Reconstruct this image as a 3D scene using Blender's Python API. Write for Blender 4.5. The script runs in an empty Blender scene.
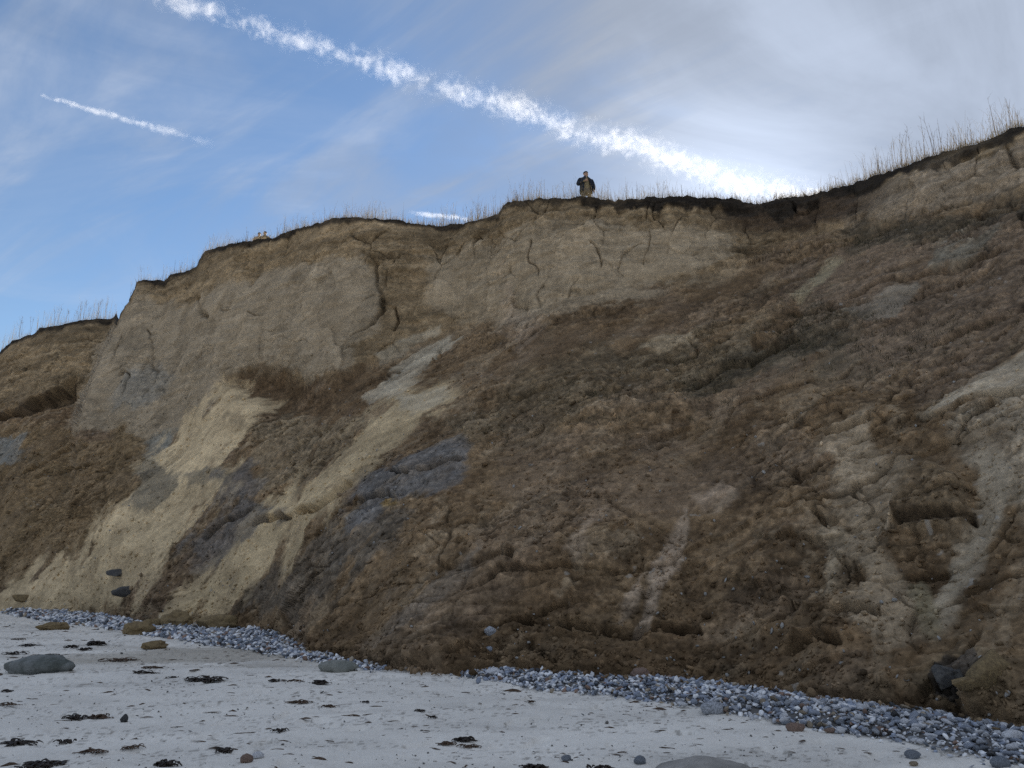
import bpy, bmesh, math, random
import numpy as np
from mathutils import Vector, Matrix

scene = bpy.context.scene
col = scene.collection
R = math.radians

# ---------------------------------------------------------------- camera
EYE = 1.6
cam_data = bpy.data.cameras.new('camera')
cam_data.sensor_width = 36.0
cam_data.lens = 27.0
cam_data.clip_start = 0.1
cam_data.clip_end = 200000.0
cam = bpy.data.objects.new('camera', cam_data)
cam.location = (0, 0, EYE)
cam.rotation_euler = (math.pi / 2 + 0.241299, 0, 0)
col.objects.link(cam)
scene.camera = cam

# ---------------------------------------------------------------- sky, sun, exposure
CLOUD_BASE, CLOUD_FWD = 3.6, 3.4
SUN_AZ, SUN_EL = R(17.5), R(24.3)          # azimuth clockwise from +Y
world = bpy.data.worlds.new('World')
scene.world = world
world.use_nodes = True
W = world.node_tree
W.nodes.clear()
def wn(kind, **kw):
    n = W.nodes.new(kind)
    for k, v in kw.items(): setattr(n, k, v)
    return n
def wmath(op, a, b=None, c=None, clamp=False):
    n = wn('ShaderNodeMath', operation=op); n.use_clamp = clamp
    for i, v in enumerate((a, b, c)):
        if v is None: continue
        if isinstance(v, (int, float)): n.inputs[i].default_value = v
        else: W.links.new(v, n.inputs[i])
    return n.outputs[0]
sky = wn('ShaderNodeTexSky', sky_type='NISHITA')
sky.sun_disc = False
sky.sun_elevation = SUN_EL
sky.sun_rotation = SUN_AZ
sky.altitude = 10
sky.air_density = 1.0
sky.dust_density = 0.0
sky.ozone_density = 3.0
tc = wn('ShaderNodeTexCoord')
sep = wn('ShaderNodeSeparateXYZ')
W.links.new(tc.outputs['Generated'], sep.inputs[0])
dx, dy, dz = sep.outputs
hz = wmath('ADD', wmath('MAXIMUM', dz, 0.0), 0.12)
pu, pv = wmath('DIVIDE', dx, hz), wmath('DIVIDE', dy, hz)
def cirrus(rot, su, sv, scale, detail, lo, hi, seed, dist=0.6):
    c, s = math.cos(rot), math.sin(rot)
    a = wmath('MULTIPLY', wmath('ADD', wmath('MULTIPLY', pu, c), wmath('MULTIPLY', pv, s)), su)
    b = wmath('MULTIPLY', wmath('SUBTRACT', wmath('MULTIPLY', pv, c), wmath('MULTIPLY', pu, s)), sv)
    cb = wn('ShaderNodeCombineXYZ'); W.links.new(a, cb.inputs[0]); W.links.new(b, cb.inputs[1]); cb.inputs[2].default_value = seed
    nz = wn('ShaderNodeTexNoise'); nz.inputs['Scale'].default_value = scale; nz.inputs['Detail'].default_value = detail
    nz.inputs['Roughness'].default_value = 0.58; nz.inputs['Distortion'].default_value = dist
    W.links.new(cb.outputs[0], nz.inputs['Vector'])
    mr = wn('ShaderNodeMapRange', interpolation_type='SMOOTHSTEP'); mr.inputs[1].default_value = lo; mr.inputs[2].default_value = hi
    W.links.new(nz.outputs['Fac'], mr.inputs[0])
    return mr.outputs[0]
streaks = cirrus(R(-38), 0.5, 2.0, 1.7, 10, 0.45, 0.74, 3.1, .9)
patches = cirrus(R(20), 0.8, 1.25, 1.5, 10, 0.40, 0.72, 7.7, 1.2)
# a thin cirrostratus sheet in view to the right, extended unseen behind the camera as added fill, open only in a blue gap to the north-west
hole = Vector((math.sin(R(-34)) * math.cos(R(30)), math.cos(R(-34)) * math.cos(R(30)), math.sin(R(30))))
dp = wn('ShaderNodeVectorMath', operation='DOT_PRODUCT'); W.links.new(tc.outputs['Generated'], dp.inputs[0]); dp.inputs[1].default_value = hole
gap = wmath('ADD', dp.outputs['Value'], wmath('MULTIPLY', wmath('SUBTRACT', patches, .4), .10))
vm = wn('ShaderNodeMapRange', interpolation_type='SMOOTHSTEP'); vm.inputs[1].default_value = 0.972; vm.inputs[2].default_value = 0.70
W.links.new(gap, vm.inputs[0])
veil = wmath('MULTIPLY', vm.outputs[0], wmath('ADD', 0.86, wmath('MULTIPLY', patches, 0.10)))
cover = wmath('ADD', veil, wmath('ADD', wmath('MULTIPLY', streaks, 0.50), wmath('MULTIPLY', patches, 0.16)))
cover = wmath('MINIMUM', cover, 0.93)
# sunlit ice cloud: even white, brighter towards the sun by forward scattering
sunv = Vector((math.sin(SUN_AZ) * math.cos(SUN_EL), math.cos(SUN_AZ) * math.cos(SUN_EL), math.sin(SUN_EL)))
ds = wn('ShaderNodeVectorMath', operation='DOT_PRODUCT'); W.links.new(tc.outputs['Generated'], ds.inputs[0]); ds.inputs[1].default_value = sunv
fwd = wmath('POWER', wmath('MAXIMUM', ds.outputs['Value'], 0.0), 90.0)
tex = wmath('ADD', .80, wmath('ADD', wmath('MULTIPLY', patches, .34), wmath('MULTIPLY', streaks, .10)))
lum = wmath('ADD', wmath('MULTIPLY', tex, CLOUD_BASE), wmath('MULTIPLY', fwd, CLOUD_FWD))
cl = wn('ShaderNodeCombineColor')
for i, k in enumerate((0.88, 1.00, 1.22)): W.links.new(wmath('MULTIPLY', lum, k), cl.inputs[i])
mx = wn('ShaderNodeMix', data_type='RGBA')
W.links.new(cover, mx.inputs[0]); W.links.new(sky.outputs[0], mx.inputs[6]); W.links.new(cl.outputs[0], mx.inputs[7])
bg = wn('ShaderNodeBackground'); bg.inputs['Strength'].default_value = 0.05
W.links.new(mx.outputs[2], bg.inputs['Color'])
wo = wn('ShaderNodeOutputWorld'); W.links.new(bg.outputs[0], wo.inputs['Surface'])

sun_data = bpy.data.lights.new('sun', 'SUN')
sun_data.energy = 4.5
sun_data.angle = R(0.6)
sun_data.color = (1.0, 0.94, 0.86)
sun = bpy.data.objects.new('sun', sun_data)
sd = Vector((math.sin(SUN_AZ) * math.cos(SUN_EL), math.cos(SUN_AZ) * math.cos(SUN_EL), math.sin(SUN_EL)))
sun.rotation_euler = sd.to_track_quat('Z', 'Y').to_euler()
sun.location = (20, 60, 60)
col.objects.link(sun)

scene.view_settings.view_transform = 'Standard'
scene.view_settings.look = 'None'
scene.view_settings.exposure = 1.5
scene.view_settings.gamma = 1.0
scene.view_settings.use_curve_mapping = False
scene.cycles.use_denoising = False
scene.cycles.max_bounces = 4
scene.cycles.volume_step_rate = 0.03
scene.cycles.volume_max_steps = 256

# ---------------------------------------------------------------- helpers
rng = np.random.default_rng(11)
_perm = rng.permutation(256).astype(np.int32)
_perm = np.concatenate([_perm, _perm, _perm])
_grad = rng.normal(size=(256, 3)).astype(np.float32)
_grad /= np.linalg.norm(_grad, axis=1, keepdims=True)
def perlin(x, y, z, seed=0):
    x = np.asarray(x, np.float32) + seed * 17.37; y = np.asarray(y, np.float32) + seed * 5.11; z = np.asarray(z, np.float32)
    xi, yi, zi = np.floor(x).astype(np.int32), np.floor(y).astype(np.int32), np.floor(z).astype(np.int32)
    fx, fy, fz = x - xi, y - yi, z - zi
    u, v, w = (f * f * f * (f * (f * 6 - 15) + 10) for f in (fx, fy, fz))
    xi &= 255; yi &= 255; zi &= 255
    out = 0
    for dx_ in (0, 1):
        wx = u if dx_ else 1 - u
        hx = _perm[xi + dx_]
        for dy_ in (0, 1):
            wy = wx * (v if dy_ else 1 - v)
            hy = _perm[hx + yi + dy_]
            for dz_ in (0, 1):
                g = _grad[_perm[hy + zi + dz_]]
                out = out + wy * (w if dz_ else 1 - w) * (g[..., 0] * (fx - dx_) + g[..., 1] * (fy - dy_) + g[..., 2] * (fz - dz_))
    return out * 1.5
def fbm(x, y, z, octaves=4, seed=0, gain=0.5, lac=2.03, ridge=0):
    s, a, t = 0, 1.0, 0
    for o in range(octaves):
        n = perlin(x, y, z, seed + o)
        if ridge == 1: n = 1 - 2.2 * np.abs(n)
        if ridge == 2: n = 2.2 * np.abs(n) - 0.5
        s = s + a * n; t += a; a *= gain
        x, y, z = x * lac, y * lac, z * lac
    return s / t * (1.9 if ridge == 0 else 1.3)
_jit = rng.uniform(0, 1, (256, 5)).astype(np.float32)
def cells(x, y, seed=0):
    """broken ground: every cell is a tilted facet; returns its height and the distance to the joint round it"""
    x = np.asarray(x, np.float32) + seed * 13.7; y = np.asarray(y, np.float32) + seed * 7.3
    xi, yi = np.floor(x).astype(np.int32), np.floor(y).astype(np.int32)
    f1 = np.full(x.shape, 9, np.float32); f2 = f1.copy(); h = np.zeros(x.shape, np.float32)
    for i in (-1, 0, 1):
        for j in (-1, 0, 1):
            k = _jit[_perm[_perm[(xi + i) & 255] + ((yi + j) & 255)]]
            ex, ey = x - (xi + i + k[..., 0]), y - (yi + j + k[..., 1])
            q = ex * ex + ey * ey
            nearer = q < f1
            f2 = np.where(nearer, f1, np.minimum(f2, q))
            h = np.where(nearer, (k[..., 2] * 2 - 1) * ex + (k[..., 3] * 2 - 1) * ey + (k[..., 4] - .5), h)
            f1 = np.where(nearer, q, f1)
    return h, np.sqrt(f2) - np.sqrt(f1)
def sstep(a, b, x):
    t = np.clip((x - a) / (b - a), 0, 1)
    return t * t * (3 - 2 * t)
def sdf_poly(P, X, Y):
    """signed distance to a closed polygon, negative inside"""
    P = np.asarray(P, np.float32); n = len(P)
    d = np.full(X.shape, 1e9, np.float32); inside = np.zeros(X.shape, bool)
    for i in range(n):
        ax, ay = P[i]; bx, by = P[(i + 1) % n]
        ex, ey = bx - ax, by - ay
        t = np.clip(((X - ax) * ex + (Y - ay) * ey) / (ex * ex + ey * ey + 1e-9), 0, 1)
        d = np.minimum(d, (X - ax - t * ex) ** 2 + (Y - ay - t * ey) ** 2)
        c = ((ay > Y) != (by > Y)) & (X < (bx - ax) * (Y - ay) / (by - ay + 1e-12) + ax)
        inside ^= c
    return np.where(inside, -1, 1) * np.sqrt(d)
def dist_line(P, X, Y):
    """distance to an open polyline, side (+ above/left of it) and position along it"""
    P = np.asarray(P, np.float32); d = np.full(X.shape, 1e9, np.float32); side = np.zeros(X.shape, np.float32)
    for (ax, ay), (bx, by) in zip(P[:-1], P[1:]):
        ex, ey = bx - ax, by - ay
        t = np.clip(((X - ax) * ex + (Y - ay) * ey) / (ex * ex + ey * ey + 1e-9), 0, 1)
        q = (X - ax - t * ex) ** 2 + (Y - ay - t * ey) ** 2
        m = q < d
        side = np.where(m, ex * (Y - ay) - ey * (X - ax), side); d = np.where(m, q, d)
    return np.sqrt(d), np.sign(side)

def mesh_from(name, verts, faces, smooth=True):
    me = bpy.data.meshes.new(name)
    verts = np.asarray(verts, np.float32).reshape(-1, 3); faces = np.asarray(faces, np.int32)
    k = faces.shape[1]
    me.vertices.add(len(verts)); me.vertices.foreach_set('co', verts.ravel())
    me.loops.add(faces.size); me.loops.foreach_set('vertex_index', faces.ravel())
    me.polygons.add(len(faces)); me.polygons.foreach_set('loop_start', np.arange(0, faces.size, k, dtype=np.int32))
    me.polygons.foreach_set('use_smooth', np.full(len(faces), smooth, bool))
    me.update(calc_edges=True)
    return me
def set_color(me, rgb):
    at = me.color_attributes.new('soil', 'FLOAT_COLOR', 'POINT')
    c = np.ones((len(rgb), 4), np.float32); c[:, :3] = np.clip(rgb, 0.004, 0.9)
    at.data.foreach_set('color', c.ravel())
def grid_faces(nu, nv):
    i = np.arange((nu - 1) * (nv - 1)); a = (i // (nu - 1)) * nu + i % (nu - 1)
    return np.stack([a, a + 1, a + nu + 1, a + nu], 1)
def link(name, me, mat=None, parent=None):
    o = bpy.data.objects.new(name, me); col.objects.link(o)
    if mat is not None and not me.materials: me.materials.append(mat)
    if parent is not None: o.parent = parent
    return o
def tag(o, label=None, cat=None, group=None, kind=None):
    if label: o['label'] = label
    if cat: o['category'] = cat
    if group: o['group'] = group
    if kind: o['kind'] = kind
    return o

def material(name, rgb=None, attr=None, rough=0.95, spec=0.2, grain=0.25, grain_scale=18.0, bumps=((14, .5, .03), (55, .5, .012)), tint=None, tint_scale=2.0):
    """soil, stone and cloth: a colour (fixed or from an attribute) broken by grain, with fine relief"""
    m = bpy.data.materials.new(name); m.use_nodes = True
    nt = m.node_tree; bs = nt.nodes['Principled BSDF']
    bs.inputs['Roughness'].default_value = rough
    bs.inputs['Specular IOR Level'].default_value = spec
    tcn = nt.nodes.new('ShaderNodeTexCoord')
    if attr:
        c = nt.nodes.new('ShaderNodeAttribute'); c.attribute_name = attr; base = c.outputs['Color']
    else:
        c = nt.nodes.new('ShaderNodeRGB'); c.outputs[0].default_value = (*rgb, 1); base = c.outputs[0]
    def noise(scale, detail=5, rough_=.6):
        n = nt.nodes.new('ShaderNodeTexNoise'); n.inputs['Scale'].default_value = scale; n.inputs['Detail'].default_value = detail; n.inputs['Roughness'].default_value = rough_
        nt.links.new(tcn.outputs['Object'], n.inputs['Vector']); return n
    if tint:
        n = noise(tint_scale, 4); mr = nt.nodes.new('ShaderNodeMapRange'); mr.inputs[1].default_value = .42; mr.inputs[2].default_value = .62
        nt.links.new(n.outputs['Fac'], mr.inputs[0])
        mxn = nt.nodes.new('ShaderNodeMix'); mxn.data_type = 'RGBA'; mxn.inputs[7].default_value = (*tint, 1)
        nt.links.new(mr.outputs[0], mxn.inputs[0]); nt.links.new(base, mxn.inputs[6]); base = mxn.outputs[2]
    g = noise(grain_scale); mr = nt.nodes.new('ShaderNodeMapRange')
    mr.inputs[1].default_value = .3; mr.inputs[2].default_value = .7; mr.inputs[3].default_value = 1 - grain; mr.inputs[4].default_value = 1 + grain
    nt.links.new(g.outputs['Fac'], mr.inputs[0])
    mul = nt.nodes.new('ShaderNodeVectorMath'); mul.operation = 'SCALE'
    nt.links.new(base, mul.inputs[0]); nt.links.new(mr.outputs[0], mul.inputs['Scale'])
    nt.links.new(mul.outputs[0], bs.inputs['Base Color'])
    prev = None
    for sc, st, di in bumps:
        b = nt.nodes.new('ShaderNodeBump'); b.inputs['Strength'].default_value = st; b.inputs['Distance'].default_value = di
        nt.links.new(noise(sc, 3, .65).outputs['Fac'], b.inputs['Height'])
        if prev: nt.links.new(prev, b.inputs['Normal'])
        prev = b.outputs[0]
    if prev: nt.links.new(prev, bs.inputs['Normal'])
    return m

# ---------------------------------------------------------------- the cliff: surveyed profile
# columns by bearing (degrees from +Y): distance of the toe, distance and height of the foot of the scarp, distance and height of the crest
COL_AZ=[-60,-59.5,-59,-58.5,-58,-57.5,-57,-56.5,-56,-55.5,-55,-54.5,-54,-53.5,-53,-52.5,-52,-51.5,-51,-50.5,-50,-49.5,-49,-48.5,-48,-47.5,-47,-46.5,-46,-45.5,-45,-44.5,-44,-43.5,-43,-42.75,-42.5,-42.25,-42,-41.75,-41.5,-41.25,-41,-40.75,-40.5,-40.25,-40,-39.75,-39.5,-39.25,-39,-38.75,-38.5,-38.25,-38,-37.75,-37.5,-37.25,-37,-36.75,-36.5,-36.25,-36,-35.75,-35.5,-35.25,-35,-34.75,-34.5,-34.25,-34,-33.75,-33.5,-33.25,-33,-32.75,-32.5,-32.25,-32,-31.75,-31.5,-31.25,-31,-30.75,-30.5,-30.25,-30,-29.75,-29.5,-29.25,-29,-28.75,-28.5,-28.25,-28,-27.75,-27.5,-27.25,-27,-26.75,-26.5,-26.25,-26,-25.75,-25.5,-25.25,-25,-24.75,-24.5,-24.25,-24,-23.75,-23.5,-23.25,-23,-22.75,-22.5,-22.25,-22,-21.75,-21.5,-21.25,-21,-20.75,-20.5,-20.25,-20,-19.75,-19.5,-19.25,-19,-18.75,-18.5,-18.25,-18,-17.75,-17.5,-17.25,-17,-16.75,-16.5,-16.25,-16,-15.75,-15.5,-15.25,-15,-14.75,-14.5,-14.25,-14,-13.75,-13.5,-13.25,-13,-12.75,-12.5,-12.25,-12,-11.75,-11.5,-11.25,-11,-10.75,-10.5,-10.25,-10,-9.75,-9.5,-9.25,-9,-8.75,-8.5,-8.25,-8,-7.75,-7.5,-7.25,-7,-6.75,-6.5,-6.25,-6,-5.75,-5.5,-5.25,-5,-4.75,-4.5,-4.25,-4,-3.75,-3.5,-3.25,-3,-2.75,-2.5,-2.25,-2,-1.75,-1.5,-1.25,-1,-0.75,-0.5,-0.25,0,0.25,0.5,0.75,1,1.25,1.5,1.75,2,2.25,2.5,2.75,3,3.25,3.5,3.75,4,4.25,4.5,4.75,5,5.25,5.5,5.75,6,6.25,6.5,6.75,7,7.25,7.5,7.75,8,8.25,8.5,8.75,9,9.25,9.5,9.75,10,10.25,10.5,10.75,11,11.25,11.5,11.75,12,12.25,12.5,12.75,13,13.25,13.5,13.75,14,14.25,14.5,14.75,15,15.25,15.5,15.75,16,16.25,16.5,16.75,17,17.25,17.5,17.75,18,18.25,18.5,18.75,19,19.25,19.5,19.75,20,20.25,20.5,20.75,21,21.25,21.5,21.75,22,22.25,22.5,22.75,23,23.25,23.5,23.75,24,24.25,24.5,24.75,25,25.25,25.5,25.75,26,26.25,26.5,26.75,27,27.25,27.5,27.75,28,28.25,28.5,28.75,29,29.25,29.5,29.75,30,30.25,30.5,30.75,31,31.25,31.5,31.75,32,32.25,32.5,32.75,33,33.25,33.5,33.75,34,34.25,34.5,34.75,35,35.25,35.5,35.75,36,36.25,36.5,36.75,37,37.25,37.5,37.75,38,38.25,38.5,38.75,39,39.25,39.5,39.75,40,40.25,40.5,40.75,41,41.25,41.5,41.75,42,42.25,42.5,42.75,43,43.5,44,44.5,45,45.5,46,46.5,47,47.5,48,48.5,49,49.5,50,50.5,51,51.5,52,52.5,53,53.5,54,54.5,55,55.5,56,56.5,57,57.5,58,58.5,59,59.5,60,60.5,61,61.5,62,62.5,63,63.5,64,64.5,65,65.5,66,66.5,67,67.5,68,68.5,69,69.5,70,70.5,71,71.5,72,72.5,73,73.5,74,74.5,75,75.5,76,76.5,77,77.5,78,78.5,79,79.5,80,80.5,81,81.5,82,82.5,83,83.5,84,84.5,85,85.5,86,86.5,87,87.5,88,88.5,89,89.5,90,90.5,91,91.5,92,92.5,93,93.5,94,94.5,95,95.5,96,96.5,97,97.5,98,98.5,99,99.5,100]
COL_TOE_R=[68.56,68.2,67.85,67.5,67.15,66.79,66.44,66.09,65.73,65.38,65.03,64.68,64.32,63.97,63.62,63.26,62.91,62.56,62.2,61.85,61.5,61.15,60.79,60.44,60.09,59.73,59.38,59.03,58.68,58.32,57.97,57.62,57.26,56.91,56.56,56.37,56.15,55.9,55.62,55.3,54.94,54.56,54.15,53.71,53.26,52.81,52.34,51.88,51.42,50.97,50.52,50.08,49.64,49.22,48.8,48.38,47.98,47.58,47.19,46.8,46.42,46.05,45.68,45.32,44.96,44.61,44.26,43.92,43.59,43.25,42.92,42.59,42.26,41.93,41.61,41.28,40.95,40.61,40.28,39.95,39.61,39.28,38.94,38.61,38.27,37.94,37.6,37.26,36.92,36.57,36.21,35.85,35.48,35.09,34.7,34.29,33.86,33.41,32.95,32.47,31.98,31.48,30.97,30.47,29.97,29.49,29.03,28.61,28.22,27.88,27.58,27.33,27.12,26.94,26.8,26.67,26.56,26.45,26.34,26.22,26.09,25.95,25.79,25.61,25.42,25.23,25.03,24.82,24.62,24.43,24.25,24.07,23.91,23.75,23.59,23.42,23.23,23.02,22.77,22.48,22.15,21.77,21.34,20.89,20.42,19.94,19.47,19.02,18.6,18.22,17.87,17.56,17.27,17.01,16.78,16.56,16.37,16.18,16.01,15.84,15.69,15.54,15.39,15.26,15.13,15,14.88,14.77,14.66,14.55,14.45,14.36,14.27,14.19,14.11,14.03,13.96,13.89,13.82,13.75,13.69,13.63,13.57,13.52,13.47,13.42,13.38,13.34,13.31,13.29,13.27,13.26,13.27,13.28,13.29,13.32,13.34,13.37,13.4,13.42,13.44,13.46,13.47,13.48,13.48,13.47,13.47,13.46,13.44,13.42,13.4,13.37,13.35,13.31,13.28,13.25,13.21,13.17,13.13,13.09,13.05,13.01,12.98,12.94,12.9,12.87,12.83,12.8,12.77,12.75,12.72,12.71,12.69,12.68,12.67,12.66,12.65,12.65,12.65,12.64,12.64,12.64,12.64,12.64,12.64,12.64,12.64,12.65,12.65,12.65,12.65,12.65,12.65,12.64,12.63,12.62,12.61,12.59,12.57,12.54,12.51,12.47,12.43,12.39,12.34,12.3,12.25,12.21,12.16,12.11,12.07,12.02,11.98,11.94,11.9,11.86,11.82,11.79,11.75,11.71,11.67,11.64,11.6,11.56,11.53,11.49,11.45,11.41,11.38,11.34,11.3,11.27,11.23,11.2,11.16,11.13,11.1,11.07,11.04,11.01,10.98,10.95,10.93,10.9,10.88,10.86,10.83,10.81,10.79,10.77,10.75,10.73,10.71,10.69,10.67,10.65,10.62,10.6,10.57,10.55,10.52,10.49,10.46,10.43,10.4,10.37,10.35,10.32,10.3,10.28,10.25,10.23,10.21,10.18,10.16,10.13,10.1,10.08,10.05,10.01,9.98,9.95,9.92,9.89,9.86,9.83,9.8,9.77,9.74,9.71,9.68,9.65,9.63,9.6,9.57,9.55,9.52,9.49,9.47,9.44,9.42,9.39,9.36,9.34,9.31,9.29,9.26,9.24,9.22,9.19,9.17,9.15,9.13,9.11,9.1,9.08,9.07,9.06,9.05,9.05,9.05,9.05,9.04,9.05,9.05,9.05,9.05,9.05,9.06,9.06,9.07,9.07,9.08,9.09,9.09,9.1,9.11,9.12,9.13,9.15,9.16,9.17,9.18,9.2,9.21,9.23,9.25,9.26,9.28,9.3,9.32,9.34,9.36,9.39,9.41,9.43,9.46,9.48,9.51,9.54,9.57,9.6,9.63,9.66,9.69,9.72,9.76,9.79,9.83,9.86,9.9,9.94,9.98,10.02,10.06,10.11,10.15,10.2,10.24,10.29,10.34,10.39,10.44,10.5,10.55,10.61,10.67,10.72,10.78,10.85,10.91,10.98,11.04,11.11,11.18,11.25,11.33,11.4,11.48,11.56,11.64,11.72,11.81,11.89,11.98,12.08,12.17,12.27,12.37,12.47,12.57,12.68,12.79,12.9,13.02,13.14,13.26,13.39,13.52,13.65,13.79,13.93,14.07,14.22,14.37,14.53,14.69,14.86,15.03,15.21,15.39,15.58,15.77]
COL_BREAK_R=[105.58,105.4,105.23,105.05,104.87,104.7,104.52,104.34,104.17,103.99,103.81,103.64,103.46,103.28,103.11,102.93,102.75,102.58,102.4,102.23,102.05,101.87,101.7,101.52,101.34,101.17,100.99,100.81,100.64,100.46,100.28,100.11,99.93,99.75,99.58,98.99,98.36,97.68,96.94,96.14,95.28,94.36,93.38,92.34,91.26,90.15,89.02,87.87,86.72,85.58,84.44,83.32,82.21,81.13,80.06,79.01,77.98,76.96,75.96,74.96,73.97,72.98,72,71.01,70.02,69.02,68.03,67.03,66.05,65.08,64.14,63.22,62.34,61.5,60.71,59.98,59.3,58.68,58.11,57.59,57.13,56.71,56.34,56,55.71,55.45,55.23,55.03,54.86,54.72,54.59,54.47,54.37,42.76,42.56,42.31,42.03,41.72,41.41,41.1,40.81,40.51,40.19,39.87,39.52,39.15,38.78,38.4,38.02,37.64,37.25,36.96,36.67,36.4,36.15,35.92,35.72,35.54,35.38,35.23,35.1,34.98,34.87,34.75,34.64,34.52,34.39,34.26,34.13,34,33.86,33.72,33.57,33.42,33.26,33.03,32.8,32.57,32.34,32.12,31.9,31.69,31.48,31.28,31.09,30.91,30.74,30.58,30.43,30.29,30.16,30.03,29.93,29.83,29.75,29.68,29.62,29.56,29.52,29.48,29.45,29.42,29.39,29.37,29.35,29.33,29.32,29.31,29.3,29.29,29.28,29.28,29.28,29.28,29.28,29.28,29.28,29.28,29.27,29.27,29.26,29.24,29.23,29.2,29.18,29.15,29.11,29.06,29.01,28.96,28.89,28.82,28.74,28.66,28.56,28.46,28.35,28.23,28.11,27.98,27.84,27.71,27.58,27.44,27.32,27.19,27.08,26.97,26.88,26.79,26.71,26.64,26.57,26.52,26.47,26.43,26.4,26.37,26.35,26.33,26.31,26.3,26.29,26.28,26.28,26.28,26.29,26.3,26.31,26.33,26.35,26.37,26.4,26.42,26.45,26.48,26.52,26.55,26.58,26.61,26.63,26.66,26.68,26.7,26.72,26.73,26.74,26.73,26.72,26.71,26.69,26.68,26.67,26.66,26.65,26.64,26.63,26.63,26.63,26.64,26.65,26.66,26.68,26.71,26.74,26.78,26.83,26.88,26.94,27,27.07,27.14,27.21,27.29,27.37,27.45,27.53,27.61,27.69,27.77,27.85,27.92,27.98,28.05,28.1,28.14,28.18,28.22,28.26,28.28,28.3,28.31,28.32,28.32,28.31,28.31,28.29,28.28,28.26,28.23,28.21,28.18,28.15,28.12,28.08,28.05,28.01,27.97,27.92,27.87,27.82,27.77,27.72,27.66,27.6,27.54,27.48,27.42,27.36,27.3,27.24,27.18,27.12,27.05,26.99,26.93,26.88,26.82,26.76,26.71,26.65,26.6,26.55,26.51,26.46,26.42,26.37,26.33,26.29,26.24,26.2,26.16,26.11,26.07,26.02,25.97,25.93,25.88,25.83,25.78,25.73,25.68,25.63,25.58,25.54,25.5,25.45,25.42,25.38,25.35,25.32,25.29,25.26,25.24,25.22,25.2,25.18,25.16,25.15,25.14,25.13,25.12,25.11,25.11,25.11,25.1,25.11,25.11,25.11,25.1,25.1,25.1,25.1,25.1,25.1,25.1,25.11,25.12,25.13,25.14,25.16,25.17,25.19,25.21,25.23,25.26,25.28,25.31,25.34,25.37,25.41,25.44,25.48,25.52,25.57,25.61,25.66,25.71,25.76,25.81,25.86,25.92,25.98,26.04,26.11,26.17,26.24,26.31,26.39,26.46,26.54,26.62,26.71,26.79,26.88,26.97,27.07,27.16,27.26,27.37,27.47,27.58,27.69,27.8,27.92,28.04,28.17,28.29,28.42,28.56,28.69,28.83,28.98,29.13,29.28,29.43,29.59,29.76,29.92,30.1,30.27,30.45,30.64,30.83,31.02,31.22,31.42,31.63,31.85,32.07,32.29,32.52,32.76,33,33.25,33.51,33.77,34.04,34.31,34.6,34.89,35.19,35.49,35.8,36.13,36.46,36.8,37.15,37.51,37.87,38.25,38.64,39.04,39.45,39.88,40.31,40.76,41.22,41.7,42.19,42.7,43.22,43.75]
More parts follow.
